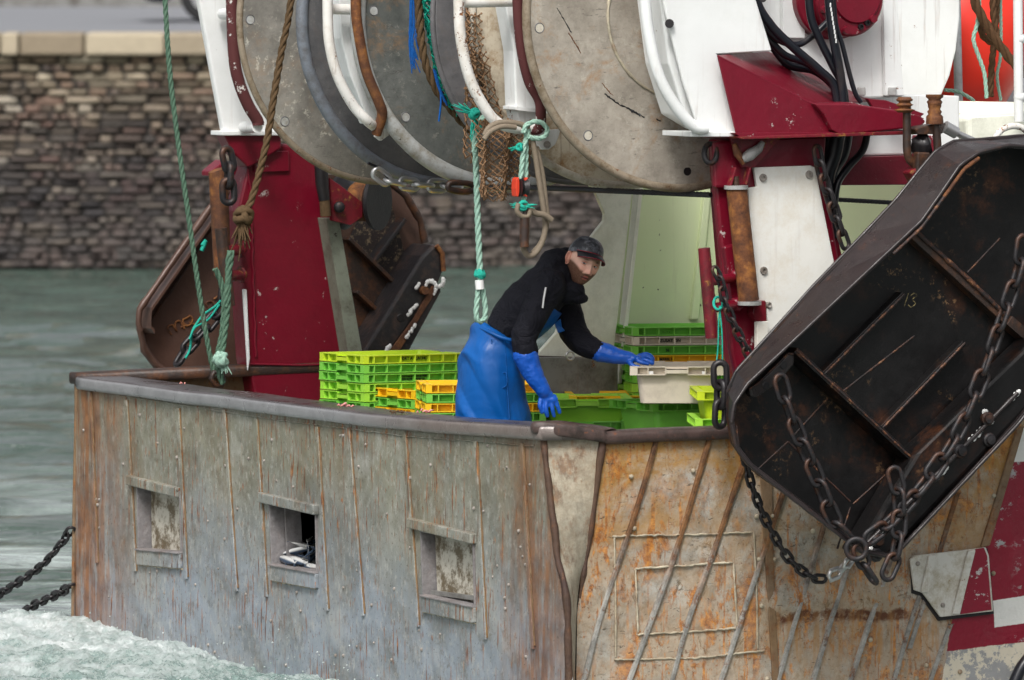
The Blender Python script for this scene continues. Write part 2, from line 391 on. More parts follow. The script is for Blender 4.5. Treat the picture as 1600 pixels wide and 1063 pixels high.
M['net_brown'] = rope_mat('brown_netting', (.14, .075, .04), (.34, .21, .12))
M['net_green'] = rope_mat('green_netting', (.0, .16, .11), (.02, .34, .24))
M['net_blue'] = rope_mat('blue_twine', (.0, .05, .22), (.02, .13, .42))
M['turq'] = rope_mat('turquoise_twine', (.0, .25, .19), (.05, .45, .34))
M['wire'] = (lambda n: n.done(n.mix(n.noise(90), (.015, .015, .018), (.07, .07, .075)), .4, .5))(NT('steel_wire_rope'))
M['hose'] = (lambda n: n.done(n.mix(n.st(n.noise(9, 6), .5, .75), (.006, .007, .012), (.03, .022, .02)), .33, 0, n.bump(n.noise(12, 4), .2, .01)))(NT('black_hydraulic_hose'))
def plastic(name, c, dirt=.18):
    n = NT(name); k = n.mix(n.noise(2.5, 4), tuple(x*.86 for x in c), tuple(min(1, x*1.1) for x in c))
    k = n.mix(n.mul(n.st(n.noise(7, 7, .72), .5, .75), dirt*1.6), k, (c[0]*.35+.04, c[1]*.33+.035, c[2]*.3+.03))
    return n.done(k, n.ramp(n.noise(8, 4), [(.3, .32), (.7, .5)]), 0, n.bump(n.noise(18, 5), .08, .01), .5, Subsurface_Weight=.0)
CR = {'lime': plastic('lime_plastic', (.53, .71, .03)), 'green': plastic('green_plastic', (.20, .58, .07)), 'deep': plastic('deep_green_plastic', (.21, .60, .06)),
      'yellow': plastic('yellow_plastic', (.95, .56, .01)), 'beige': plastic('beige_plastic', (.72, .64, .52), .3), 'light': plastic('light_green_plastic', (.36, .72, .06)),
      'acid': plastic('acid_yellow_green_plastic', (.56, .70, .02))}
M['ink'] = NT('black_print').done((.02, .03, .02), .6)
M['bolt'] = paint('worn_bolt', (.30, .27, .24), .5, .5, 0, .4, scale=6)
M['whitecord'] = NT('white_scraped_paint').done((.75, .75, .73), .6)

def ribmix():
    n = NT('rib_rust_to_grey'); z = n.sep()[2]
    u = n.math('MULTIPLY', n.math('ADD', n.math('SUBTRACT', z, .38), n.math('MULTIPLY', n.math('SUBTRACT', n.noise(5, 7, .75), .5), 1.0)), 3.0, clamp=True)
    br = n.mix(n.st(n.noise(7, 9, .8), .4, .62), (.05, .026, .016), (.24, .115, .045)); gr = n.mix(n.st(n.noise(7, 9, .8), .4, .62), (.17, .165, .15), (.40, .39, .36))
    c = n.mix(u, gr, br); c = n.mix(n.mul(n.st(n.noise(11, 9, .8), .54, .6), .8), c, rustcol(n, 18))
    return n.done(c, .6, 0, n.bump(n.noise(30, 8, .75), .5, .01), .35)
M['rib_mix'] = ribmix()
# ------------------------------------------------------------------ water, foam, quay, road
QY = 111.2; WZ = -.2
def water_mat():
    n = NT('harbour_water')
    w1 = n.noise(1.0, 4, .55, v=n.mapv((.55, 2.1, 1)), dist=.3); w2 = n.noise(1.0, 4, .6, v=n.mapv((2.6, 7.5, 1)))
    h = n.math('ADD', n.math('MULTIPLY', w1, 1.0), n.math('MULTIPLY', w2, .30))
    c = n.mix(n.noise(.35, 3), (.042, .066, .053), (.066, .098, .080))
    pale_streaks = n.mul(n.st(n.noise(1.0, 6, .65, v=n.mapv((.5, .55, 1), loc=(3, 0, 0)), dist=.8), .44, .58), n.math('DIVIDE', n.math('SUBTRACT', 80., n.sep()[1]), 14., clamp=True))  # aerated streaks, spread and lightened to paint bright reflections into the nearer water
    c = n.mix(n.mul(pale_streaks, .8), c, (.42, .48, .46))
    return n.done(c, .06, 0, n.bump(h, 1.0, .34), .5, IOR=1.33)
def make_water():
    m = MB(); X0, X1, Y0, Y1 = -600, 600, -100, QY-.05
    # fine wave geometry where the picture looks, plain sheet beyond
    nx, ny = 150, 420; fx0, fx1, fy0, fy1 = -8., 6., 48., QY-.05
    vs = []; 
    for j in range(ny+1):
        for i in range(nx+1):
            x = fx0+(fx1-fx0)*i/nx; y = fy0+(fy1-fy0)*j/ny
            e = min(1, (x-fx0)/1., (fx1-x)/1., (y-fy0)/1., (fy1-y)/.4); e = max(0, e)
            h = .095*mnoise.fractal(Vector((x*.38, y*.75, 3.3)), 1., 2., 4) + .02*mnoise.noise(Vector((x*1.3, y*2.4, 9)))
            vs.append((x, y, WZ+h*e))
    fs = [(j*(nx+1)+i, j*(nx+1)+i+1, (j+1)*(nx+1)+i+1, (j+1)*(nx+1)+i) for j in range(ny) for i in range(nx)]
    m.add(vs, fs, 0, True)
    for a, b, c, d in ((X0, fx0, Y0, Y1), (fx1, X1, Y0, Y1), (fx0, fx1, Y0, fy0)):
        m.add([(a, c, WZ), (b, c, WZ), (b, d, WZ), (a, d, WZ)], [(0, 1, 2, 3)])
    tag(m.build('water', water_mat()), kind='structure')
    b = MB(); b.add([(X0, Y0, -4), (X1, Y0, -4), (X1, QY+1, -4), (X0, QY+1, -4)], [(0, 1, 2, 3)]); tag(b.build('harbour_bed', M['deckgrey']), kind='structure')
make_water()
def foam_mat():
    n = NT('wake_foam')
    k = n.st(n.math('ADD', n.math('MULTIPLY', n.noise(3.0, 10, .78, v=n.mapv((1, .35, 1)), dist=1.2), .6), n.math('MULTIPLY', n.noise(11, 9, .8, v=n.mapv((1, .5, 1))), .4)), .45, .60)
    z = n.math('MULTIPLY', n.math('ADD', n.sep()[2], .16), 5.0, clamp=True)
    f = n.math('ADD', n.math('MULTIPLY', k, .62), n.math('MULTIPLY', z, .40), clamp=True)
    c = n.mix(f, (.17, .27, .24), (.84, .87, .87))
    return n.done(c, n.ramp(f, [(0, .12), (1, .75)]), 0, n.bump(n.noise(12, 9, .75), .8, .04), .5)
def make_foam():
    m = MB(); nx, ny = 380, 420; x0, x1, y0, y1 = -3.4, -.2, 53.0, 64.5
    def edge(x, y):
        # churned water behind the stern: strongest near the plating, thinning out to the left and away
        a, s, _ = toB(Vector((x, y, 0)))
        d = -a                                          # distance astern
        v = 1.0 if d > -.6 else max(0, 1+(d+.6)*2)
        t = max(0, min(1, (59.6 - y + 1.0*mnoise.noise(Vector((x*.9, 2, 1))) - .55*(x+2.4))*.7))
        return v*t
    vs = []
    for j in range(ny+1):
        for i in range(nx+1):
            x = x0+(x1-x0)*i/nx; y = y0+(y1-y0)*j/ny; e = edge(x, y)
            p = Vector((x*1.6, y*.8, 0))
            t = .5+.5*mnoise.fractal(p*1.3, .95, 2.1, 6)
            r = 1-abs(mnoise.fractal(p*3.2+Vector((5, 1, 2)), .7, 2.2, 6))
            a = -toB(Vector((x, y, 0)))[0]; near = math.exp(-max(0, a)**2*2.2)
            hump = max(0, min(1, (-1.25-x)/1.0))
            h = WZ + e*(.0+.085*t+.035*r*r+.10*hump*near+.045*hump) + (1-e)*-.20
            vs.append((x + .05*e*mnoise.noise(p*4), y, h))
    fs = [(j*(nx+1)+i, j*(nx+1)+i+1, (j+1)*(nx+1)+i+1, (j+1)*(nx+1)+i) for j in range(ny) for i in range(nx)]
    m.add(vs, fs, 0, True)
    rnd = random.Random(3)
    for k in range(500):      # thrown drops
        x = rnd.uniform(-3.2, -.6); y = rnd.uniform(53.5, 58.6)
        if -toB(Vector((x, y, 0)))[0] < .02: continue
        m.ball((x, y, WZ+.10+abs(rnd.gauss(0, .07))), rnd.uniform(.002, .006), seg=5, rings=3)
    tag(m.build('wake_foam', foam_mat()), kind='stuff')
make_foam()

def stone_mat(name, stops, wet=True):
    n = NT(name); r = n.rnd()
    c = n.ramp(r, stops)
    c = n.mix(n.mul(n.st(n.noise(9, 6, .7, v=n.geo('Position')), .45, .7), .35), c, (.10, .085, .07))
    gp = n.sep(n.geo('Position'))
    lo = n.math('ADD', n.math('MULTIPLY', n.math('SUBTRACT', 1.7, gp[2]), .95), n.math('MULTIPLY', n.math('SUBTRACT', n.noise(1.1, 5, .7, v=n.geo('Position')), .5), 1.6), clamp=True)
    c = n.mix(n.mul(n.math('MULTIPLY', n.math('SUBTRACT', gp[2], 1.2), 1.3, clamp=True), .55), c, n.mix(r, (.16, .12, .07), (.50, .43, .30)))
    if wet: c = n.mix(n.mul(lo, .72), c, (.038, .036, .040))
    return n.done(c, .75, 0, n.bump(n.noise(30, 5, .7), .4, .01), .3)
STONE = stone_mat('quay_stone', [(0, (.045, .038, .033)), (.25, (.12, .085, .065)), (.42, (.20, .115, .09)), (.58, (.075, .065, .055)), (.76, (.19, .145, .105)), (.9, (.30, .24, .18)), (1, (.46, .41, .34))])
CAPM = stone_mat('quay_cap_stone', [(0, (.34, .28, .21)), (1, (.42, .35, .27))], False)
def mortar_mat():
    n = NT('dark_wet_joints'); p = n.geo('Position')
    c = n.mix(n.noise(2.5, 6, .7, v=p), (.012, .011, .010), (.04, .034, .03))
    g = n.mul(n.st(n.sep(p)[2], .0, 1.0) if False else n.st(n.noise(1.5, 4, v=p), .5, .7), n.math('MULTIPLY', n.math('SUBTRACT', n.sep(p)[2], 1.9), 2.5, clamp=True))
    return n.done(n.mix(g, c, (.05, .075, .015)), .8, 0, n.bump(n.noise(20, 5), .5, .02))
def quay():
    rnd = random.Random(11)
    root = empty('quay_wall', (0, QY, 0)); tag(root, 'old cobbled stone harbour quay wall with pale capstones beyond the water', 'wall')
    zc0 = PY(100, 87, QY).z; zc1 = PY(100, 52, QY).z
    m = MB(); m.box((0, QY+1.1, (zc0-4)/2), (800, 2.0, zc0+4)); m.build('wall_core', mortar_mat(), root)
    # capstones
    xs = [-60, 0, 30, 132, 258, 345, 470, 590, 700, 830, 960, 1080, 1200, 1330, 1460, 1600, 1720]
    for i in range(len(xs)-1):
        a = PY(xs[i], 70, QY).x; b = PY(xs[i+1], 70, QY).x
        c = MB(); c.box(((a+b)/2, QY+.42+rnd.uniform(-.012, .012), (zc0+zc1)/2), (b-a-.02, .95, zc1-zc0-.004)); c.build('capstone', CAPM, root, bevel=.025)
    for sgn, x in ((-1, PY(-60, 70, QY).x), (1, PY(1720, 70, QY).x)):
        c = MB(); c.box((x+sgn*200.01, QY+.42, (zc0+zc1)/2), (400, .95, zc1-zc0-.004)); c.build('capstone', CAPM, root, bevel=.025)
    # a handful of rough stone meshes, shared
    prot = []
    for k in range(8):
        bm = bmesh.new(); bmesh.ops.create_cube(bm, size=1); bmesh.ops.subdivide_edges(bm, edges=bm.edges, cuts=1, use_grid_fill=True)
        for v in bm.verts:
            d = v.co.copy(); l = max(abs(d.x), abs(d.y), abs(d.z)); s = d.length
            v.co = d*(.62 + .38*(.5/s)*1.2) if s else d
            v.co += Vector((rnd.uniform(-.07, .07), rnd.uniform(-.10, .10), rnd.uniform(-.09, .09)))
        me = bpy.data.meshes.new('stone'); bm.to_mesh(me); bm.free(); me.materials.append(STONE)
        for p in me.polygons: p.use_smooth = True
        prot.append(me)
    rows = []; z = zc0-.01; first = True
    while z > -.15:
        h = rnd.uniform(.052, .080) if not first else .075
        rows.append((z-h, h)); z -= h+.010; first = False
    stones = []
    for ri, (zz, h) in enumerate(rows):
        x = -6.5+rnd.uniform(0, .2)
        while x < 3.2:
            L = rnd.choice((.07, .10, .13, .16, .2, .25))*rnd.uniform(.85, 1.15)*(1.2 if ri < 6 else 1)
            pxx = 800+(x+L/2)/QY*FPX
            stones.append((pxx, x+L/2, zz+h/2+rnd.uniform(-.008, .008), L, h*rnd.uniform(.7, 1.05))); x += L+rnd.uniform(.008, .045)
    vis = [s for s in stones if s[0] < 345 and s[2] > .25]
    vis.sort(key=lambda s: -s[3]*s[4]); pick = set(vis[:298])
    jm = MB(); cnt = 0; allm = []
    for s in stones:
        _, x, zz, L, h = s; me = prot[rnd.randrange(8)]; d = rnd.uniform(.02, .09)
        if s in pick:
            o = bpy.data.objects.new('stone', me); COL.objects.link(o); o.parent = root
            o.location = (x, .10-.0, zz); o.scale = (L, d*1.6, h*1.12)
        else:
            allm.append((me, x, zz, L, d, h))
    vs = []; fs = []
    for me, x, zz, L, d, h in allm:
        b = len(vs); vs += [(v.co.x*L+x, v.co.y*d*1.6+.10, v.co.z*h*1.12+zz) for v in me.vertices]
        fs += [tuple(b+i for i in p.vertices) for p in me.polygons]
    me = bpy.data.meshes.new('small_stones'); me.from_pydata(vs, [], fs); me.update(); 
    n2 = NT('quay_stone_mass'); k = n2.voro(3.2, v=n2.mapv((1, .01, 2.6)), out='Color')
    c = n2.ramp(n2.sep(k)[0], [(0, (.045, .038, .033)), (.3, (.16, .105, .08)), (.55, (.08, .07, .055)), (.8, (.21, .16, .115)), (1, (.36, .30, .24))])
    gp = n2.sep(n2.geo('Position')); lo = n2.math('ADD', n2.math('MULTIPLY', n2.math('SUBTRACT', 1.5, gp[2]), .9), n2.math('MULTIPLY', n2.math('SUBTRACT', n2.noise(1.1, 5, .7), .5), 1.4), clamp=True)
    me.materials.append(n2.done(n2.mix(n2.mul(lo, .6), c, (.055, .052, .055)), .8))
    for p in me.polygons: p.use_smooth = True
    o = bpy.data.objects.new('small_stones', me); COL.objects.link(o); o.parent = root; o['kind'] = 'stuff'
    # road and pavement on the quay
    zr = zc1-.015
    n = NT('road_asphalt'); ra = n.done(n.mix(n.noise(3, 6, .7), (.17, .175, .19), (.24, .245, .26)), .8, 0, n.bump(n.noise(60, 4), .3, .01))
    g = MB(); g.add([(-500, QY+.9, zr), (500, QY+.9, zr), (500, 1500, zr), (-500, 1500, zr)], [(0, 1, 2, 3)]); tag(g.build('road', ra), kind='structure')
    k = MB(); k.box((0, QY+19.5, zr+.07), (900, .3, .14)); tag(k.build('far_kerb', M['deckgrey']), kind='structure')
    return zr
ZR = quay()
def car():
    """dark blue car parked on the quay road; only its tail and rear wheel show between the ropes"""
    paintm = (lambda n: n.done((.008, .010, .022), .15, .2, Coat_Weight=.8))(NT('dark_blue_car_paint'))
    glass = (lambda n: n.done((.02, .025, .03), .05))(NT('dark_car_glass')); tyre = (lambda n: n.done((.012, .012, .013), .8))(NT('tyre_rubber'))
    rim = M['galv']; rear = (lambda n: n.done((.3, .01, .01), .2))(NT('tail_lamp_red')); plate = (lambda n: n.done((.6, .6, .58), .5))(NT('number_plate'))
    W = 1.74; zg = ZR; Yn = (CAM.z-ZR)*FPX/275; Yc = Yn+W/2; x0 = PY(212, 10, Yn).x
    root = empty('parked_car', (x0+2.1, Yc, zg)); tag(root, 'dark blue car standing on the quay road above the wall', 'car')
    prof = [(0, .42), (.02, .75), (.10, .95), (.45, 1.02), (.95, 1.42), (1.5, 1.50), (2.3, 1.47), (3.05, 1.02), (3.9, .86), (4.15, .68), (4.2, .42), (4.1, .26), (3.75, .24), (3.62, .45), (3.4, .58), (3.15, .60), (2.9, .5), (2.78, .11), (1.28, .11), (1.15, .5), (.9, .60), (.66, .58), (.46, .45), (.34, .20), (.1, .22)]
    m = MB(); m.prism([Vector((x0+x, Yc-W/2, zg+z)) for x, z in prof], (0, W, 0)); m.build('body', paintm, root, bevel=.05)
    for pts in ([(.55, 1.03), (1.0, 1.36), (1.62, 1.42), (1.62, 1.03)], [(1.70, 1.03), (1.70, 1.42), (2.28, 1.39), (2.86, 1.03)]):
        for yy in (Yc-W/2-.006, Yc+W/2-.006):
            g = MB(); g.prism([Vector((x0+x, yy, zg+z)) for x, z in pts], (0, .012, 0)); g.build('side_window', glass, root)
    for wx in (.78, 3.27):
        for yy, sg in ((Yc-W/2+.0, -1), (Yc+W/2, 1)):
            t = MB(); t.lathe((x0+wx, yy-sg*.2, zg+.31), (0, sg, 0), [(.2, 0), (.30, 0), (.315, .03), (.315, .17), (.29, .2), (.2, .2)], 28); wh = t.build('wheel', tyre, root)
            r = MB(); r.lathe((x0+wx, yy-sg*.2, zg+.31), (0, sg, 0), [(.2, .01), (.2, .19), (.17, .17), (.05, .18), (0, .19)], 20); r.build('rim', rim, wh)
    t = MB(); t.box((x0-.005, Yc-.62, zg+.78), (.03, .28, .14)); t.build('tail_lamp', rear, root, bevel=.01)
    t = MB(); t.box((x0-.005, Yc+.62, zg+.78), (.03, .28, .14)); t.build('tail_lamp', rear, root, bevel=.01)
    t = MB(); t.box((x0-.012, Yc, zg+.55), (.02, .5, .11)); t.build('number_plate', plate, root)
    t = MB(); t.box((x0+.1, Yc, zg+.38), (.26, W-.06, .12)); t.build('rear_bumper', tyre, root, bevel=.03)
car()
# ------------------------------------------------------------------ the trawler
boat = empty('fishing_trawler', BW(0, 0, 0), YAW)
tag(boat, 'worn grey and dark red fishing trawler seen from its rusty stern, net drums overhead', 'fishing boat')
def part(mb, name, mat, parent=boat, bevel=0, label=None, kind=None):
    o = mb.build(name, mat, parent, bevel)
    if label: o['label'] = label
    if kind: o['kind'] = kind
    return o
def plate(pts, mat, vec, name, bevel=.004, parent=boat, label=None):
    m = MB(); m.prism(pts, vec); return part(m, name, mat, parent, bevel, label)
def TA(L, a=0.0): return [PA(x, y, a) for x, y in L]
def TS(L, s=0.05): return [PS(x, y, s) for x, y in L]
SS = .05     # the starboard side plating
# transom plate with three square ports
ports = [[(216, 758), (284, 767), (286, 866), (218, 860)], [(422, 784), (496, 796), (498, 897), (427, 884)], [(659, 828), (742, 843), (745, 950), (663, 932)]]
outer = TA([(118, 600), (480, 648), (845, 676), (868, 860), (892, 1063)])
bl = Vector((*PA(892, 1063, 0).xy, -.6)); outer += [bl, Vector((*PA(113, 962, 0).xy, -.6)), PA(113, 962, 0), PA(115, 800, 0)]
holes = [TA(p) for p in ports]
def plate_holes(outer, holes, vec, name, mat):
    m = MB(); tris = tessellate_polygon([outer]+holes); vs = outer+[p for h in holes for p in h]; n = len(vs); fs = []
    for a, b, c in tris:
        nn = (vs[b]-vs[a]).cross(vs[c]-vs[a])
        if nn.dot(vec) > 0: a, b, c = c, b, a
        fs.append((a, b, c)); fs.append((c+n, b+n, a+n))
    k = 0
    for loop in [outer]+holes:
        L = len(loop)
        for i in range(L): fs.append((k+i, k+(i+1) % L, k+(i+1) % L+n, k+i+n))
        k += L
    m.add(vs+[v+vec for v in vs], fs); return part(m, name, mat)
plate_holes(outer, holes, FW*.012, 'transom_plate', M['transom'])
def strip(p, q, wd, proud, side, nrm, name, mat, bev=.003, wd2=None, label=None):
    """flat bar welded on a plate: p->q, wd wide, standing proud along nrm"""
    d = (q-p).normalized(); sd = nrm.cross(d).normalized(); w2 = wd if wd2 is None else wd2
    a = [p-sd*wd/2-nrm*.002, p+sd*wd/2-nrm*.002, q+sd*w2/2-nrm*.002, q-sd*w2/2-nrm*.002]
    return plate(a, mat, nrm*(proud+.002), name, bev, label=label)
AFT = -FW
ribs = [((142, 612), (153, 880)), ((199, 625), (213, 893)), ((280, 638), (293, 905)), ((352, 640), (371, 925)), ((402, 655), (418, 933)), ((497, 667), (513, 955)), ((546, 668), (569, 963)), ((634, 675), (655, 980)), ((745, 690), (760, 1000)), ((817, 693), (834, 1015))]
for i, (p, q) in enumerate(ribs):
    P, Q = PA(*p, 0), PA(*q, 0)
    strip(P, Q, .030, .012, None, AFT, 'stiffener_rib', M['transom'], .003)
    m = MB(); pts = resample([P+SB*.016, Q+SB*.016], .022)
    m.tube([x+AFT*.003+SB*random.uniform(-.002, .002) for x in pts], [random.uniform(.003, .007) for _ in pts], 5)
    part(m, 'weld_bead', rustgrey('orange_rusted_weld', (.15, .10, .06), 1.0) if i == 0 else bpy.data.materials['orange_rusted_weld'])
# rivets / rust pimples: countless tiny studs
rv = MB(); rnd = random.Random(5)
for k in range(95):
    px = rnd.uniform(130, 830); top = 640+(px-130)*.09; py = rnd.uniform(top, 1040 if px > 300 else 940)
    if any(min(a[0] for a in p)-14 < px < max(a[0] for a in p)+14 and min(a[1] for a in p)-20 < py < max(a[1] for a in p)+20 for p in ports): continue
    rv.ball(PA(px, py, -.002), rnd.uniform(.006, .010), (1, .6, 1), 8, 5)
part(rv, 'rivets', M['bolt'], kind='stuff')
for (a, b, c, d) in [((205, 746), (283, 766), 0, 0), ((411, 773), (499, 793), 0, 0), ((645, 813), (745, 838), 0, 0)]:
    P, Q = PA(*a, 0), PA(*b, 0); strip(P+UP*-.012, Q+UP*-.012, .050, .035, None, AFT, 'port_lintel', M['transom'], .006)
for i, p in enumerate(ports):
    P = [PA(x, y, 0) for x, y in p]
    dep = .15 if i == 1 else .07; t = .010
    fr = empty('scupper_port', P[3], 0, boat); fr.matrix_basis = wmat(boat).inverted() @ Matrix.Translation(P[3]); 
    names = ['port_head', 'port_side', 'port_sill', 'port_side']
    edges = [(0, 1), (1, 2), (2, 3), (3, 0)]; cen = (P[0]+P[1]+P[2]+P[3])/4
    for nm, (u, v) in zip(names, edges):
        A_, B_ = P[u], P[v]; inn = (cen-(A_+B_)/2); dd = (B_-A_).normalized(); inn = (inn-dd*inn.dot(dd)).normalized()
        out = .012 if nm != 'port_sill' else .03
        m = MB(); m.prism([A_+AFT*out, B_+AFT*out, B_+inn*t+AFT*out, A_+inn*t+AFT*out], FW*(dep+out)); m.build(nm, M['reveal'], fr, .003)
    P2, Q2 = P[3], P[2]   # thick sill face below the opening
    strip(P2-UP*.035, Q2-UP*.035, .075, .022, None, AFT, 'port_apron', M['transom'], .006)
    m = MB(); pts = resample([P2-UP*.075, Q2-UP*.075], .02); m.tube([x+AFT*.004+UP*random.uniform(-.003, .003) for x in pts], [random.uniform(.003, .006) for _ in pts], 5); part(m, 'weld_bead', M['bead'])
    if i != 1:
        bx = .055
        a0, a1, a2, a3 = [PA(x, y, 0)+FW*.062 for x, y in p]
        m = MB(); m.prism([a0+SB*.012, a1-SB*.012, a2-SB*.012, a3+SB*.012], FW*.02); m.build('port_flap', M['flap'], fr, .006)
    else:
        a0, a1, a2, a3 = [PA(x, y, 0) for x, y in p]
        m = MB(); m.prism([a0+FW*.062+SB*.025, a0+FW*.15+SB*.025, a3+FW*.15+SB*.025, a3+FW*.062+SB*.025], SB*.012); m.build('port_flap', M['reveal'], fr, .004)
# top rail: rounded box section following the edge of the bulwark
railA = [(118, 592), (200, 603), (330, 619), (500, 640), (640, 656), (760, 664), (845, 670)]
topA = [(118, 586), (205, 592), (330, 601), (500, 620), (700, 641), (845, 655)]
def rail_beam(pts, name, mat, wd=.17, ht=.085, inward=FW, r=.02, parent=boat):
    m = MB(); n = len(pts)
    prof = []                                   # rounded rectangle cross section (u inward, v up)
    for cx, cy, a0 in ((wd-r, -r, 0), (r, -r, 90), (r, -ht+r, 180), (wd-r, -ht+r, 270)):
        for k in range(4):
            a = R_(a0+30*k); prof.append((cx+r*math.cos(a), cy+r*math.sin(a)))
    vs = []
    for i, p in enumerate(pts):
        iw = inward[i] if isinstance(inward, list) else inward
        for u, v in prof: vs.append(p+iw*u+UP*v)
    L = len(prof); fs = []
    for i in range(n-1):
        for k in range(L): fs.append((i*L+k, i*L+(k+1) % L, (i+1)*L+(k+1) % L, (i+1)*L+k))
    fs.append(tuple(range(L))[::-1]); fs.append(tuple((n-1)*L+k for k in range(L)))
    m.add(vs, fs, 0, True); return part(m, name, mat, parent)
def rail_mat():
    n = NT('rail_steel'); nz = n.sep(n.geo('Normal'))[2]       # crown dark, outer face silvery, chosen by the surface normal
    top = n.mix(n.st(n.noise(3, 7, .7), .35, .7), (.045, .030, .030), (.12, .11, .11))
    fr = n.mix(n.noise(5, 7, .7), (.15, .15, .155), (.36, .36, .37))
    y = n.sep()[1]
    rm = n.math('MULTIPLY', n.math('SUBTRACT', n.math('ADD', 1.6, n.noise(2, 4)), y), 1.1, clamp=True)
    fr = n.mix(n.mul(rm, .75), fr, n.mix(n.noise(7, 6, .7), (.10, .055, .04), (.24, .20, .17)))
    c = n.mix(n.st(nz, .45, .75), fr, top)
    return n.done(c, n.ramp(n.noise(6, 5), [(.3, .2), (.7, .45)]), .15, n.bump(n.noise(20, 6, .7), .3, .01, n.bump(n.noise(3, 3), .6, .03)), .6)
RAILM = rail_mat()
pts = curve([PA(x, y-4, -.035) for x, y in railA], 8)
pts = [p+UP*(.006*mnoise.noise(p*1.7)) + FW*(.008*mnoise.noise(p*2.1)) for p in pts]
rail_beam(pts, 'bulwark_rail', RAILM, .26, .07)
m = MB(); pp = resample([PA(x, y, -.004) for x, y in [(122, 607), (240, 626), (440, 657), (640, 682), (838, 697)]], .03)
m.tube([p+UP*random.uniform(-.003, .003) for p in pp], .004, 5); part(m, 'weld_bead', M['transom'])
band = TA([(119, 603), (330, 625), (500, 646), (845, 674), (846, 700), (640, 682), (440, 657), (240, 626), (120, 608)], -.003); m = MB(); m.prism(band, FW*.004); part(m, 'rail_skirt', M['transom'])
# port side bulwark, seen from inside over the rail
sP = toB(PA(116, 590, 0))[1]
zt = PA(120, 585, 0).z
m = MB(); m.prism([BW(-.0, sP, zt), BW(1.3, sP, PS(385, 583, sP).z), BW(5.5, sP, zt+.05), BW(5.5, sP, -.6), BW(0, sP, -.6)], SB*.015); part(m, 'port_side_plate', M['rib_side'])
rail_beam([BW(-.02, sP-.02, zt+.01), BW(1.2, sP-.02, PS(385, 577, sP).z), BW(5.4, sP-.02, zt+.1)], 'port_rail', M['rust_dark'], .16, .06, SB)
# left-hand corner post of the transom
m = MB(); m.tube([PA(120, 598, 0), PA(116, 800, 0), PA(114, 965, 0), Vector((*PA(113, 962, 0).xy, -.5))], .010, 10); part(m, 'corner_pipe', M['rib_side'])
# chamfered starboard corner
tri = [PA(848, 676, 0), PS(943, 690, SS), PS(900, 950, SS), PA(893, 1063, 0), PA(870, 860, 0)]
m = MB()
A0, A1, A2, A3 = PA(848, 672, 0), PA(870, 860, 0), PA(886, 960, 0), Vector((*PA(893, 1063, 0).xy, -.6))
B0, B1, B2, B3 = PS(943, 684, SS), PS(920, 850, SS), PS(901, 955, SS), Vector((*PS(899, 1063, SS).xy, -.6))
def strip_quads(La, Lb, n=20):
    a = curve(La, n); b = curve(Lb, n); vs = []; w_ = 10
    for p, q in zip(a, b):
        for k in range(w_+1): vs.append(p.lerp(q, k/w_) + (SB-FW).normalized()*(.012*mnoise.noise(p.lerp(q, k/w_)*4)))
    fs = [(i*(w_+1)+k, i*(w_+1)+k+1, (i+1)*(w_+1)+k+1, (i+1)*(w_+1)+k) for i in range(len(a)-1) for k in range(w_)]
    m.add(vs, fs, 0, True)
strip_quads([A0, A1, A2, A3], [B0, B1, B2, B3]); part(m, 'corner_plate', M['chamfer'])
def wob(pts, k=.006, f=6): return [p+Vector((mnoise.noise(p*f), mnoise.noise(p*f+Vector((9, 9, 9))), 0))*k for p in pts]
cs = wob(curve([A0+UP*.0, A1, A2, A3], 14)); m = MB(); m.tube(cs, [.017+.007*mnoise.noise(p*14) for p in cs], 10); part(m, 'corner_pipe', M['corner_pipe'])
cs = wob(curve([B0, B1, PS(905, 935, SS)], 14)); m = MB(); m.tube(cs, [.018-.009*(i/len(cs))+.007*mnoise.noise(p*13) for i, p in enumerate(cs)], 10); part(m, 'corner_pipe', M['corner_pipe'])
for L in ([(862, 684), (868, 760), (878, 850), (890, 950)], [(852, 700), (865, 800), (878, 900)],):
    pp = resample(curve([PS(x, y, .0) if x > 860 else PA(x, y, -.005) for x, y in L], 8), .02)
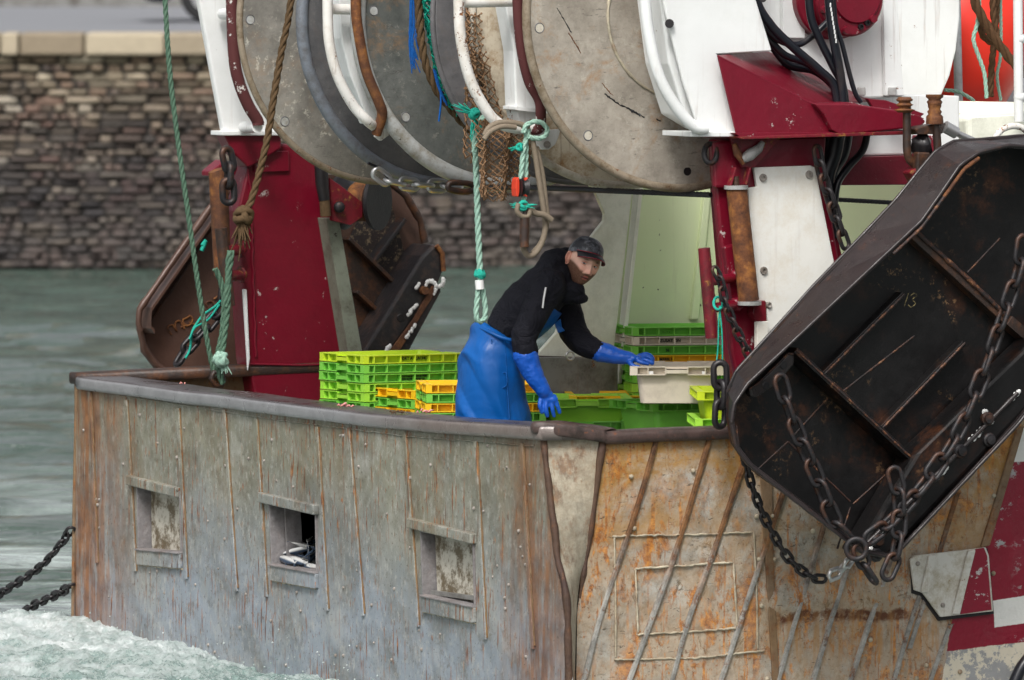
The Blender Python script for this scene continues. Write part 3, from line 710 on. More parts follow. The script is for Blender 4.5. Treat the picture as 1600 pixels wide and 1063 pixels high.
# starboard side plate, painted bow-ward
def side_mat():
    n = NT('starboard_side_paint_and_rust')
    def half(p, q, amp=.03, sc_=14, sgn=1):
        P = toB(PS(*p, SS)); Q = toB(PS(*q, SS)); d = Vector((Q[0]-P[0], Q[2]-P[2])).normalized(); nx, nz = -d.y*sgn, d.x*sgn
        v = n.dot(n.co(), (nx, 0, nz)); off = P[0]*nx+P[2]*nz
        e = n.math('ADD', n.math('SUBTRACT', v, off), n.math('MULTIPLY', n.math('SUBTRACT', n.noise(sc_, 8, .75), .5), amp))
        return n.math('MULTIPLY', e, 300, clamp=True)
    def inv(x): return n.math('SUBTRACT', 1, x, clamp=True)
    x, y, z = n.sep()
    g = n.mix(n.st(n.noise(4, 9, .8), .36, .64), (.24, .235, .21), (.52, .51, .47))
    g = n.mix(n.mul(n.st(n.noise(2.4, 7, .72), .42, .60), .5), g, (.46, .43, .36))
    g = n.mix(n.mul(n.st(n.noise(1.0, 9, .82, v=n.mapv((16, 16, 13)), dist=.5), .50, .60), .5), g, (.12, .105, .08))
    dk = n.st(n.noise(1.0, 9, .8, v=n.mapv((9, 9, 6), loc=(4, 4, 4)), dist=1.4), .585, .615)
    g = n.mix(n.mul(dk, .75), g, (.05, .04, .03))
    ha = n.math('MULTIPLY', n.math('SUBTRACT', n.math('ADD', z, n.math('MULTIPLY', n.noise(1.3, 6, .7), 1.1)), .95), 1.6, clamp=True)
    br = n.mul(n.st(n.noise(1.9, 8, .75, dist=.3), .36, .54), n.math('ADD', n.math('MULTIPLY', ha, .62), .42))
    g = n.mix(br, g, n.mix(n.noise(8, 7, .75), (.22, .105, .028), (.50, .29, .09)))
    rc = n.ramp(n.noise(26, 7, .75), [(.35, (.10, .030, .009)), (.48, (.36, .12, .02)), (.62, (.62, .26, .04))])
    o1 = n.st(n.noise(5.0, 10, .80, v=n.mapv((1.5, 1, .8)), dist=.5), .515, .56)
    o2 = n.st(n.noise(1.7, 4, .55), .44, .56)
    om = n.mul(n.mul(o1, n.math('ADD', n.math('MULTIPLY', o2, .8), n.math('MULTIPLY', ha, .3), clamp=True)), .92)
    g = n.mix(om, g, rc)
    o3 = n.mul(n.st(n.noise(13, 9, .8, v=n.mapv((1.3, 1, .6))), .555, .59), .85); g = n.mix(n.mul(o3, n.st(n.noise(2.1, 4), .42, .55)), g, rc)
    runs = n.mul(n.st(n.noise(1, 5, .65, v=n.mapv((34, 34, 2.4))), .57, .62), n.st(n.noise(1.6, 4), .42, .56))
    g = n.mix(n.mul(runs, .85), g, rc)
    scr = n.mul(n.st(n.noise(1, 7, .7, v=n.mapv((20, 20, 70), rot=(0, .6, 0)), dist=.8), .62, .645), .8); g = n.mix(scr, g, (.06, .045, .03))
    fleck = n.mul(n.st(n.noise(44, 6, .75), .60, .64), .8); g = n.mix(n.mul(fleck, n.st(n.noise(3, 3), .4, .55)), g, (.16, .06, .02))
    # horizontal rust line where the plates lap
    P = toB(PS(1330, 962, SS)); hl = n.math('ABSOLUTE', n.math('SUBTRACT', z, n.math('ADD', P[2], n.math('MULTIPLY', n.math('SUBTRACT', n.noise(3, 6, .7), .5), .16))))
    hm = n.mul(n.math('MULTIPLY', n.math('SUBTRACT', .035, hl), 60, clamp=True), n.mul(n.math('MULTIPLY', n.math('SUBTRACT', x, toB(PS(1195, 950, SS))[0]), 20, clamp=True), inv(n.math('MULTIPLY', n.math('SUBTRACT', x, toB(PS(1425, 950, SS))[0]), 20, clamp=True))))
    g = n.mix(n.mul(hm, n.st(n.noise(12, 6, .7), .4, .55)), g, (.11, .035, .012))
    hm2 = n.mul(n.mul(n.math('MULTIPLY', n.math('SUBTRACT', .16, n.math('ABSOLUTE', n.math('SUBTRACT', z, P[2]-.10))), 8, clamp=True), n.st(n.noise(1, 4, .6, v=n.mapv((24, 24, 1.5))), .48, .6)), .7)
    g = n.mix(n.mul(hm2, n.math('MULTIPLY', n.math('SUBTRACT', x, toB(PS(1195, 950, SS))[0]), 20, clamp=True)), g, (.40, .20, .06))
    redbase = n.mix(n.noise(3, 5), (.20, .004, .018), (.28, .008, .03))
    flakes = n.mul(n.st(n.noise(7, 9, .78, v=n.mapv((1, 1, 1.5))), .565, .575), n.st(n.noise(2.3, 3), .47, .52))
    flakes = n.math('MAXIMUM', flakes, n.mul(n.st(n.noise(60, 4), .74, .76), .8))
    red = n.mix(flakes, redbase, (.38, .37, .37))
    whitep = n.mix(n.noise(6, 6), (.70, .69, .65), (.80, .79, .76)); whitep = n.mix(n.st(n.noise(7, 8, .8), .68, .69), whitep, (.30, .31, .33))
    lowg = n.mix(n.st(n.noise(5, 9, .78), .50, .515), n.mix(n.noise(9, 6), (.22, .22, .22), (.38, .38, .38)), (.66, .60, .48))
    lowg = n.mix(n.mul(n.st(n.noise(6, 6, .7), .6, .7), .5), lowg, (.28, .15, .05))
    right = half((1592, 690), (1535, 850), .02, 14, 1)       # right of the sloping joint
    r2 = half((1487, 969), (1479, 1017), .03, 14, 1)
    topw = half((1560, 724), (1600, 722), .004, 5, 1)
    st1 = half((1550, 939), (1600, 931), .012, 20, -1); st2 = half((1560, 981), (1600, 975), .012, 20, 1)
    low = half((1479, 1018), (1600, 1003), .02, 12, -1)
    xs = half((1548, 900), (1556, 990), .02, 14, 1); below = half((1460, 966), (1545, 958), .01, 12, -1)
    c = g
    # red field: right of the joint above, and right of the lower line beneath the patch
    fld = n.math('MAXIMUM', n.mul(right, inv(below)), n.mul(r2, below))
    c = n.mix(fld, c, red)
    c = n.mix(n.mul(fld, topw), c, whitep)
    c = n.mix(n.mul(n.mul(st1, st2), xs), c, whitep)
    c = n.mix(n.mul(low, r2), c, lowg)
    rough = n.math('SUBTRACT', .62, n.math('MULTIPLY', fld, .25))
    return n.done(c, rough, 0, n.bump(n.math('ADD', n.noise(26, 8, .75), n.math('MULTIPLY', om, .4)), .45, .01, n.bump(n.noise(3, 4, .6), .5, .05)), .45)
SIDEM = side_mat()
def half_sign_test(): pass
m = MB(); nx, nz = 70, 40
a0 = toB(PS(943, 684, SS)); 
aR = 6.0
vs = []
for j in range(nz+1):
    for i in range(nx+1):
        t = i/nx
        atop = a0[0]+(aR-a0[0])*t**1.3
        ztop = (PS(945, 690, SS).z)+(PS(1140, 684, SS).z-PS(945, 690, SS).z)*min(3, (atop-a0[0])/1.0)*.9 + .10*max(0, atop-a0[0]-1)
        zb = -.6; z = zb+(ztop-zb)*j/nz
        abot = toB(PS(901, 955, SS))[0]; k = max(0, min(1, (z-toB(PS(901, 955, SS))[2])/(a0[2]-toB(PS(901, 955, SS))[2])))
        aleft = abot+(a0[0]-abot)*k
        a = aleft+(aR-aleft)*t**1.3
        bulge = .012*mnoise.noise(Vector((a*2.2, z*2.2, 4)))
        pr = toB(PS(1330, 945, SS))
        bulge += .035*math.exp(-((z-pr[2]-.04)/.06)**2)*(1 if a > toB(PS(1200, 950, SS))[0] and a < toB(PS(1430, 950, SS))[0] else 0)*(.6+.6*mnoise.noise(Vector((a*3, 0, 0))))
        vs.append(BW(a, SS+bulge-.002, z))
m.add(vs, [(j*(nx+1)+i, j*(nx+1)+i+1, (j+1)*(nx+1)+i+1, (j+1)*(nx+1)+i) for j in range(nz) for i in range(nx)], 0, True)
part(m, 'side_plate', SIDEM)
RP = [[(1025, 688), (993, 799), (939, 958), (912, 1063)], [(1108, 686), (1055, 863), (1011, 986), (983, 1063)], [(1166, 712), (1114, 863), (1075, 970), (1049, 1063)],
      [(1228, 757), (1190, 871), (1126, 1063)], [(1300, 780), (1248, 950), (1215, 1063)], [(1352, 810), (1318, 905), (1270, 1063)], [(1400, 850), (1372, 931), (1329, 1063)],
      [(1462, 868), (1431, 945), (1396, 1063)], [(1485, 975), (1468, 1020), (1453, 1063)], [(1496, 770), (1482, 815), (1468, 860)]]
for i, L in enumerate(RP):
    P = curve([PS(x, y, SS) for x, y in L], 6); m = MB(); n_ = len(P); wv = FW*.014
    low = .5 if i in (3, 4, 5, 6, 7) else 0
    # split: rusted upper length, grey lower length
    cut = {0: .62, 1: .55, 2: .55, 3: .5, 4: .6, 5: .3, 6: .2, 7: .1, 8: 0, 9: 1}[i]
    def bar(P, mat, nm):
        if len(P) < 2: return
        m = MB(); vs = []
        for p in P: vs += [p-wv-SB*.01, p+wv-SB*.01, p+wv*.8+SB*.014, p-wv*.8+SB*.014]
        fs = [(k*4+q, k*4+(q+1) % 4, k*4+4+(q+1) % 4, k*4+4+q) for k in range(len(P)-1) for q in range(4)]
        fs += [(0, 1, 2, 3), tuple(len(P)*4-4+q for q in (3, 2, 1, 0))]
        m.add(vs, fs); part(m, nm, mat, bevel=.004)
    k = int(cut*(n_-1)); low_end = P[-1]; P.append(P[-1]+(P[-1]-P[-2]).normalized()*.5)
    bar(P, M['rib_mix'], 'side_rib')
# lapped seam strip, edge strip of the red field
m = MB(); m.prism(TS([(1184, 690), (1204, 690), (1207, 870), (1216, 1063), (1206, 1063), (1196, 900)]), SB*.012); part(m, 'seam_strip', M['rib_side'], bevel=.003)
m = MB(); m.prism(TS([(1586, 672), (1598, 666), (1544, 852), (1530, 856)]), SB*.020); part(m, 'seam_strip', M['rib_side'], bevel=.004)
def bead(L, mat='bead', r=.0055, s=SS):
    pp = resample([PS(x, y, s+.004) for x, y in L], .016); m = MB()
    m.tube([p+Vector((0, 0, random.uniform(-.003, .003))) for p in pp], [random.uniform(r*.6, r*1.25) for _ in pp], 6); part(m, 'weld_bead', M[mat])
for L in ([(957, 838), (1070, 836), (1178, 832)], [(960, 840), (962, 950), (962, 1031)], [(1178, 833), (1182, 920), (1184, 1016)], [(960, 1031), (1080, 1029), (1150, 1022), (1196, 1017)],
          [(993, 889), (1070, 884), (1146, 879)], [(993, 890), (995, 940), (997, 990)], [(1146, 880), (1149, 930), (1152, 982)], [(997, 992), (1070, 988), (1152, 982)],
          [(872, 692), (876, 800), (888, 880), (898, 950)]): bead(L, s=SS if L[0][0] > 900 else -.02)
sv = MB()
for x, y in [(986, 745), (991, 826), (1083, 736), (1182, 736), (1182, 807), (1186, 874), (1210, 874), (1190, 947), (1206, 806), (1178, 724), (1417, 915), (1199, 1061), (1408, 905), (1432, 1060), (1552, 896), (1553, 775), (1447, 1040), (1500, 1050), (1270, 830), (1240, 870), (1360, 1000)]:
    sv.ball(PS(x, y, SS+.004), .012, (1, 1, 1), 10, 6)
part(sv, 'studs', M['bead'], kind='stuff')
# loose patch plate let into the side, standing off its hole
PT = [(1420, 874), (1428, 868), (1524, 857), (1538, 855), (1543, 868), (1550, 955), (1467, 964), (1449, 939), (1439, 926), (1426, 922)]
m = MB(); m.prism(TS([(1423, 874), (1430, 871), (1526, 857), (1541, 857), (1551, 959), (1465, 970), (1446, 944), (1436, 931), (1422, 927)], SS+.003), SB*.014); part(m, 'patch_recess', M['iron_black'])
pp = empty('hull_patch', (0, 0, 0), 0, boat); pp.matrix_basis = wmat(boat).inverted() @ Matrix.Translation(PS(1480, 910, SS))
pw = paint('patch_dirty_white', (.62, .60, .55), .45, .3, .15, .5, dirtcol=(.36, .30, .2), scale=2)
m = MB(); m.prism(TS(PT, SS+.02), SB*.018); m.build('patch_plate', pw, pp, .006)
rp_ = paint('patch_red', (.24, .006, .025), .35, .8, 0, .1, (.5, .48, .47), dirtcol=(.05, .01, .01), scale=1.2)
m = MB(); m.prism(TS([(1524, 858), (1537, 856), (1542, 869), (1549, 953), (1500, 960)], SS+.039), SB*.003); m.build('patch_paint', rp_, pp)
for L in ([(1456, 868), (1443, 926)], [(1517, 860), (1492, 960)]):
    a, b = [PS(*q, SS+.042) for q in L]; m = MB(); wv = FW*.02
    m.prism([a-wv, a+wv, b+wv, b-wv], SB*.012); m.build('side_rib', pw, pp, .004)
m = MB(); [m.ball(PS(*q, SS+.04), .012, None, 10, 6) for q in ((1434, 881), (1473, 946))]; m.build('studs', M['bolt'], pp)['kind'] = 'stuff'
# starboard rail
railS = [(838, 657), (900, 668), (945, 674), (1040, 670), (1142, 667), (1250, 664)]
P = [PA(826, 657, -.035), PA(842, 659, -.037)]+[PS(x, y, .09) for x, y in [(935, 671), (955, 674), (1040, 670), (1142, 667), (1260, 665), (1500, 655)]]
iw = [FW, FW, (FW-SB*.6).normalized(), (-SB+FW*.3).normalized(), -SB, -SB, -SB, -SB]
P2 = curve(P, 6); IW = []
for i in range(len(P2)): 
    k = min(len(iw)-1, i//6); k2 = min(len(iw)-1, k+1); IW.append(iw[k].lerp(iw[k2], (i % 6)/6).normalized())
P2 = [p+UP*.006*mnoise.noise(p*5)+SB*.006*mnoise.noise(p*6) for p in P2]
m_ = paint('brown_rusted_rail', (.075, .048, .042), .35, .6, .3, .5, (.16, .06, .03), dirtcol=(.02, .015, .012), scale=3, bump=.4)
rail_beam(P2[2:], 'bulwark_rail', m_, .17, .062, IW[2:], .024)
# white upper strake at far right above the red, dark rubber fender at the waterline
m = MB(); m.tube(curve([PS(1650, 985, .14), PS(1608, 1028, .14), PS(1590, 1055, .14), PS(1570, 1110, .14)], 8), .03, 12); part(m, 'rubber_fender', M['hose'])
# deck and hatch platform under the crates
zd = .80
m = MB(); m.prism([BW(.03, sP+.03, zd), BW(.03, -.05, zd), BW(7.5, -.05, zd), BW(7.5, sP+.03, zd)], UP*-.04); part(m, 'deck', M['deckgrey'])
m = MB(); m.prism([BW(7.6, sP, 2.0), BW(7.6, 0.03, 2.0), BW(7.6, 0.03, -.6), BW(7.6, sP, -.6)], FW*.05); part(m, 'forward_bulkhead', M['palecream'])
m = MB(); m.prism([BW(.55, sP+.05, zd-.04), BW(.55, -.1, zd-.04), BW(.55, -.1, 0), BW(.55, sP+.05, 0)], FW*.01); part(m, 'inner_lining', M['iron_black'])
ZF = PA(430, 886, 0).z-.02
m = MB(); m.prism([BW(.03, sP+.05, ZF), BW(.54, sP+.05, ZF), BW(.54, -.1, ZF), BW(.03, -.1, ZF)], UP*-.02); part(m, 'fish_chute_floor', M['deckgrey'])
# ------------------------------------------------------------------ gallows, gantry legs, drums (all bolted to the trawler)
sG = -5.9          # port gallows
def grp(name, at, parent=boat, label=None):
    e = empty(name, at, 0, parent); e.matrix_basis = wmat(parent).inverted() @ Matrix.Translation(at)
    if label: e['label'] = label
    return e
gp = grp('gallows', PS(450, 600, sG))
def gs(L, s, th, name, mat, g=None, bev=.006, label=None):       # plate in a fore-and-aft plane, th thick inboard
    m = MB(); m.prism([PS(x, y, s) for x, y in L], SB*-th); o = m.build(name, mat, g or gp, bev)
    if label: o['label'] = label
    return o
gs([(400, 212), (500, 240), (507, 262), (512, 300), (570, 640), (402, 640), (388, 560), (372, 330)], sG, .16, 'post', M['red'], bev=.015)
gs([(350, 210), (440, 210), (440, 232), (402, 256), (388, 262), (366, 240)], sG+.06, .12, 'post_head', M['red'], bev=.01)
gs([(398, 236), (452, 236), (453, 268), (398, 270)], sG+.02, .03, 'doubler_plate', M['red'])
gs([(510, 341), (530, 341), (567, 552), (567, 600), (552, 600)], sG+.12, .14, 'guide_plate', M['olive'])
gs([(380, 452), (386, 452), (391, 560), (388, 580)], sG+.05, .02, 'edge_strip', M['white'])
m = MB(); 
for pts in ([(388, 262), (393, 330), (400, 560)],):
    pp = resample([PS(x, y, sG+.008) for x, y in pts], .03); m.tube([p+FW*random.uniform(-.004, .004) for p in pp], .007, 5)
m.build('weld_bead', M['red'], gp)
m = MB(); m.tube([PS(x, y, sG+.01) for x, y in ((390, 569), (470, 571), (520, 569))], .006, 5); m.build('weld_bead', M['red'], gp)
# rusty roller, handrail stubs and bracket on the after side
m = MB(); m.prism([PS(x, y, sG+.05) for x, y in ((330, 268), (352, 250), (372, 262), (368, 274), (330, 276))], SB*-.12); m.build('bracket', M['red'], gp, .006)
m = MB(); m.tube([PS(338, 266, sG+.12), PS(341, 275, sG+.12), PS(348, 430, sG+.12)], [.045, .05, .046], 14); m.build('roller', M['rust'], gp)
m = MB(); m.tube([PS(345, 357, sG+.22), PS(358, 478, sG+.22)], .032, 12); m.build('cleat_post', M['rust_dark'], gp)
for y in (392, 432):
    m = MB(); m.tube([PS(347+(y-392)*.1, y+2, sG+.22), PS(378, y-3, sG+.05)], .030, 12); m.tube([PS(374, y-3, sG+.05), PS(378, y-3, sG+.05)], .045, 12); m.build('cleat_arm', M['red_rusty'], gp)
# black hydraulic ram and towing block behind the post
m = MB(); m.tube([PS(500, 230, sG+.25), PS(503, 285, sG+.25), PS(507, 313, sG+.25)], [.035, .035, .03], 12); m.build('ram_cylinder', M['iron_black'], gp)
m = MB(); m.tube([PS(507, 312, sG+.25), PS(509, 338, sG+.25)], .028, 12); m.build('ram_rod', M['rope_brown'], gp)
tb = grp('towing_block', PS(545, 310, sG+.2))
ax = (SB*.8+FW*.6).normalized()
c = PS(566, 315, sG+.1)
m = MB(); m.lathe(c, ax, [(0, -.12), (.15, -.12), (.15, -.10), (.09, -.06), (.09, .04), (.15, .08), (.15, .10), (0, .10)], 30); m.build('sheave', M['iron_black'], tb)
m = MB(); m.lathe(c, ax, [(.092, -.05), (.105, -.03), (.105, .03), (.092, .05)], 26); m.build('wire_groove', M['rust'], tb)
m = MB(); m.prism([PS(x, y, sG+.22) for x, y in ((515, 278), (535, 292), (568, 318), (566, 340), (548, 352), (520, 345))], SB*-.04); m.build('cheek_plate', M['red_rusty'], tb, .01)
m = MB(); m.ball(PS(530, 324, sG+.25), .03, (1, .6, 1)); m.build('pin', M['iron'], tb)

# white port gantry leg standing on the post head
gl = grp('gantry_leg', PS(390, 205, sG))
gs([(300, -60), (350, -60), (362, 30), (392, 130), (418, 170), (440, 190), (440, 210), (350, 210), (335, 130)], sG+.05, .05, 'leg_plate', M['white'], gl, .012)
gs([(347, 205), (442, 205), (442, 212), (347, 212)], sG+.09, .14, 'foot_flange', M['white'], gl, .004)
m = MB(); m.tube(curve([PS(x, y, sG+.34) for x, y in ((362, -60), (362, 0), (366, 90), (374, 130), (388, 165), (402, 188), (403, 196))], 8), .031, 12); m.build('guard_rail', M['white_chipped'], gl)
for y, x0, x1 in ((22, 348, 364), (199, 381, 402)):
    m = MB(); m.tube([PS(x0, y, sG+.1), PS(x1, y, sG+.34)], .030, 12); m.build('guard_stub', M['white'], gl)
# middle legs
def leg(name_at, s, poly, pipes, stubs, extra=()):
    g = grp('gantry_leg', PS(*name_at, s))
    gs(poly, s, .12, 'leg_plate', M['white'], g, .008)
    for L, mt, r in pipes:
        m = MB(); m.tube(curve([PS(x, y, s+.10+ds) for x, y, ds in L], 8), r, 12); m.build('guard_rail', M[mt], g)
    for p, q in stubs:
        m = MB(); m.tube([PS(*p, s+.10), PS(*q, s+.10)], .027, 12); m.build('guard_stub', M['white_rusty'], g)
    for L, mt in extra: gs(L, s+.06, .03, 'end_lug', M[mt], g, .004)
    return g
leg((560, 150), -2.78, [(525, -80), (558, -80), (560, 60), (575, 130), (592, 188), (578, 195), (548, 120), (533, 60)],
    [([(512, -80, .1), (512, 20, .1), (515, 70, .1), (528, 120, .1), (552, 165, .1), (575, 190, .1), (588, 200, .0)], 'white_rusty', .026),
     ([(556, -80, .12), (556, 10, .12), (560, 50, .12), (572, 110, .12), (592, 160, .12), (597, 180, .1), (588, 210, .05)], 'rust', .026)],
    [((512, 14), (550, 15))], [([(600, 172), (606, 186), (611, 198), (607, 212), (596, 220), (588, 214), (590, 200)], 'white_rusty')])
l2 = leg((822, 120), -.95, [(784, -80), (820, -80), (822, 8), (836, 90), (850, 170), (853, 196), (812, 196), (806, 168), (803, 80), (790, 8)],
    [([(717, -80, .05), (717, 5, .05), (720, 60, .05), (733, 120, .05), (755, 165, .05), (778, 192, .05), (810, 201, .05), (838, 200, .05)], 'white_rusty', .027),
     ([(808, -80, .12), (809, 5, .12), (814, 70, .12), (826, 125, .12), (842, 155, .12), (845, 175, .12), (843, 200, .08), (830, 203, .05)], 'white_chipped', .026)],
    [((718, 4), (803, 2))], [])
gs([(806, 166), (856, 172), (856, 178), (806, 172)], -.90, .14, 'collar', M['white'], l2, .004)
bk = gs([(838, 205), (876, 202), (874, 212), (868, 226), (858, 234), (846, 234), (838, 226)], -1.0, .03, 'bracket_plate', M['white'], l2, .004)
m = MB(); m.cyl(PS(855, 226, -1.0), PS(855, 226, -.985), .018, 12); m.build('bolt', M['bolt'], l2)

# net drums: three reels, each a core between two big flanges, on one shaft athwartships
RC = lambda s: (605+(s+4.1)/3.573*460, 30-(s+4.1)/3.573*7)
def flange(g, s, R, mat, rim, rimr=.02, round_spots=(), name='flange', thick=.02, dx=0):
    cx, cy = RC(s); c = PS(cx+dx, cy, s)
    m = MB(); prof = [(0, .0), (R*.25, .001), (R*.55, .004), (R*.8, .002), (R-.01, 0), (R, -.004), (R, -thick), (0, -thick)]
    m.lathe(c, SB, prof, 96); o = m.build(name, M[mat], g)
    m = MB(); n = 96; u = FW; v = UP
    m.tube([c-SB*thick/2+(u*math.cos(2*math.pi*k/n)+v*math.sin(2*math.pi*k/n))*(R+rimr*.4) for k in range(n)], rimr, 10, closed=True)
    m.build('flange_rim', M[rim], o)
    for px, py, mt in round_spots:
        p = PS(px, py, s); m = MB(); m.cyl(p-SB*.002, p+SB*.001, .021, 18); m.build('round_spot', M[mt], o, .002)  # small flat discs, pale and black, set into the flange face
        if mt != 'iron_black':
            m = MB(); m.lathe(p, SB, [(.021, .001), (.024, .003), (.027, .0)], 18); m.build('spot_ring', M['disc_b'], o)
    return o, c
specs = [(-4.1, -3.32), (-2.62, -1.76), (-1.22, -.527)]
drums = []
for i, (s0, s1) in enumerate(specs):
    cc = PS(*RC(s1), s1); g = grp('net_drum', cc); drums.append(g)
    a = PS(*RC(s0), s0); m = MB(); m.cyl(a, cc-SB*.02, .30, 40); m.build('drum_core', M['disc_b'], g)
round_spot = 'rim_light'
flange(drums[0], -4.1, .82, 'disc_a', 'rim_tan', .018, [(391, 31, round_spot), (445, 190, round_spot)])
flange(drums[0], -3.32, .82, 'disc_b', 'rim_blue', .032)
flange(drums[1], -2.62, .82, 'disc_c', 'rim_light', .040, [(584, 17, round_spot), (634, 183, round_spot)])
flange(drums[1], -1.76, .815, 'disc_d', 'disc_d', .014, dx=4)
fe, _ = flange(drums[2], -1.22, .82, 'cream', 'rim_cream', .022, [])
ff, cF = flange(drums[2], -.527, .83, 'disc_f', 'rim_tan', .022, [(843, 44, 'rim_cream'), (919, 212, 'rim_cream'), (1074, 268, 'iron_black')])
m = MB(); n = 80; pp = [cF+SB*.006+(FW*math.cos(2*math.pi*k/n)+UP*math.sin(2*math.pi*k/n))*.405 for k in range(n)]
m.tube([p+SB*random.uniform(-.001, .001) for p in pp], [random.uniform(.005, .010) for _ in pp], 6, closed=True); m.build('weld_ring', M['bead'], ff)
for L, wd, mt in (([(870, 12), (886, 40), (893, 52)], .005, 'iron_black'), ([(888, 52), (902, 74), (908, 86)], .006, 'rust'), ([(944, 146), (962, 160), (985, 172), (1008, 184)], .007, 'iron_black'), ([(940, 130), (952, 144), (958, 150)], .005, 'rust'), ([(1025, 186), (1033, 189)], .006, 'iron_black'), ([(985, 172), (1000, 180)], .012, 'wire')):
    m = MB(); pp = resample(curve([PS(x, y, -.527) for x, y in L], 6), .008); m.tube([q+SB*.003+UP*random.uniform(-.003, .003) for q in pp], [wd*random.uniform(.2, .75) for _ in pp], 6); m.build('scrape_mark', M[mt], ff)
m = MB(); m.cyl(PS(*RC(-4.5), -4.5), PS(*RC(-.50), -.50), .09, 24); m.build('drum_shaft', M['greysteel'], boat)
# cross girder of the gantry, overhead
gt = PS(700, -330, -2.7)
m = MB(); m.prism([PA(*q, 1.0) if False else q for q in (BW(.6, -5.4, 4.05), BW(1.1, -5.4, 4.05), BW(1.1, -5.4, 4.3), BW(.6, -5.4, 4.3))], SB*5.5); part(m, 'gantry_girder', M['white'], bevel=.01)
for (x, y, s, wd) in ((316, -50, sG-.1, .3), (540, -70, -2.85, .12), (800, -70, -1.0, .12), (1110, -40, -.22, .5)):
    p = PS(x, y, s); a, ss, z = toB(p); m = MB(); m.prism([p, p+FW*wd*.6, BW(.8+wd*.6, ss, 4.1), BW(.8, ss, 4.1)], SB*-.12); part(m, 'upper_leg', M['white'], bevel=.008)

# ------------------------------------------------ starboard gallows
sR = -.12
gr = grp('gallows', PS(1180, 520, sR))
G = lambda *a, **k: gs(*a, g=gr, **k)
def gs2(L, s, th, name, mat, bev=.006): return gs(L, s, th, name, mat, gr, bev)
gs2([(1164, 220), (1292, 214), (1288, 262), (1304, 360), (1322, 470), (1300, 640), (1205, 640), (1190, 560), (1170, 320)], sR, .40, 'post', M['red'], .012)
gs2([(1113, 222), (1168, 218), (1168, 294), (1117, 294)], sR+.03, .04, 'post_head', M['red'], .012)
gs2([(1118, 290), (1166, 288), (1200, 560), (1205, 640), (1162, 640), (1143, 545)], sR-.01, .05, 'after_web', M['red'], .012)
gs2([(1132, 385), (1150, 381), (1158, 470), (1144, 476)], sR+.02, .05, 'doubler_plate', M['red'], .01)
m = MB(); rr = [PS(1110+13*math.cos(a)*.75, 240+15*math.sin(a), sR+.03+.02*math.sin(a)) for a in [2*math.pi*k/20 for k in range(20)]]; m.tube(rr, .014, 8, closed=True); m.build('lifting_ring', M['iron'], gr)
gs2([(1141, 216), (1222, 213), (1206, 232), (1180, 262), (1160, 262)], sR+.07, .02, 'gusset_plate', M['red_rusty'], .004)
m = MB(); m.tube([PS(1159, 250, sR+.09), PS(1172, 242, sR+.09), PS(1186, 232, sR+.09), PS(1192, 222, sR+.09)], [.02, .03, .022, .012], 8); m.build('worn_lug', M['greysteel'], gr)
m = MB(); m.tube([PS(1147, 225, sR+.09), PS(1152, 240, sR+.09), PS(1162, 256, sR+.09)], [.012, .02, .012], 8); m.build('worn_lug', M['rust'], gr)
m = MB(); m.cyl(PS(1183, 232, sR+.095), PS(1183, 232, sR+.07), .012, 12); m.build('bolt_hole', M['iron_black'], gr)
# white plastic chafing sheet with three bolts
sh = gs2([(1178, 262), (1267, 259), (1274, 262), (1304, 412), (1304, 470), (1195, 640), (1183, 640), (1198, 545), (1198, 473), (1180, 470), (1169, 294), (1183, 292)], sR+.03, .022, 'chafing_sheet', M['panel_white'], .004)
for x, y in ((1192, 278), (1264, 273), (1193, 423)):
    p = PS(x, y, sR+.03); m = MB(); m.lathe(p, SB, [(0, .004), (.008, .004), (.008, .010), (.018, .010), (.02, 0)], 14); m.build('bolt', M['bolt'], sh)
m = MB(); p = PS(1201, 477, sR+.03); m.lathe(p, SB, [(0, .004), (.012, .012), (.018, .0)], 10); m.build('bolt', M['bolt'], sh)
gs2([(1183, 503), (1200, 502), (1200, 560), (1183, 560)], sR+.06, .03, 'edge_strip', M['panel_white'], .003)
gs2([(1180, 470), (1197, 470), (1199, 502), (1183, 503), (1176, 490)], sR+.05, .06, 'roller_bracket', M['red_rusty'], .006)
m = MB(); m.tube([PS(1151, 296, sR+.08), PS(1170, 470, sR+.08)], .050, 20); m.build('roller', M['rust'], gr)
for y, x in ((293, 1150), (474, 1171)):
    m = MB(); m.tube([PS(x, y-3, sR+.08), PS(x, y+3, sR+.08)], [.058, .058], 18); m.build('roller_washer', M['greysteel'], gr, .002)
m = MB(); m.tube([PS(1149, 276, sR+.08), PS(1150, 292, sR+.08)], .018, 6); m.build('roller_pin', M['rust_dark'], gr)
for x0, y0, x1, y1 in ((1147, 262, 1139, 291), (1170, 262, 1163, 289)):
    m = MB(); m.beam(PS(x0, y0, sR+.08), PS(x1, y1, sR+.08), .04, .010, SB); m.build('roller_fork', M['red_rusty'], gr, .002)
gs2([(1297, 374), (1309, 371), (1320, 420), (1306, 440)], sR-.25, .03, 'inner_plate', M['red'], .004)
# hook post (belaying cleat) on the after side
m = MB(); m.tube([PS(1100, 388, sR+.15), PS(1103, 420, sR+.15), PS(1113, 528, sR+.15)], [.029, .031, .033], 14); m.build('cleat_post', M['red_rusty'], gr)
for y in (434, 476):
    m = MB(); m.tube([PS(1107+(y-434)*.09, y+6, sR+.15), PS(1150, y, sR+.02)], .024, 12); m.ball(PS(1151, y-1, sR+.03), .036, (1, .7, 1), 12, 8, jit=.3); m.build('cleat_arm', M['red'], gr)
# outreach arm: dark red box arm reaching forward over the door
ar = grp('gallows_arm', PS(1200, 200, sR))
face = [(1121, 86), (1272, 163), (1300, 172), (1312, 208), (1160, 214), (1150, 208)]
m = MB(); sA = .02
m.prism([PS(x, y, sA) for x, y in face], SB*-.012); m.build('arm_side', M['red'], ar, .005)
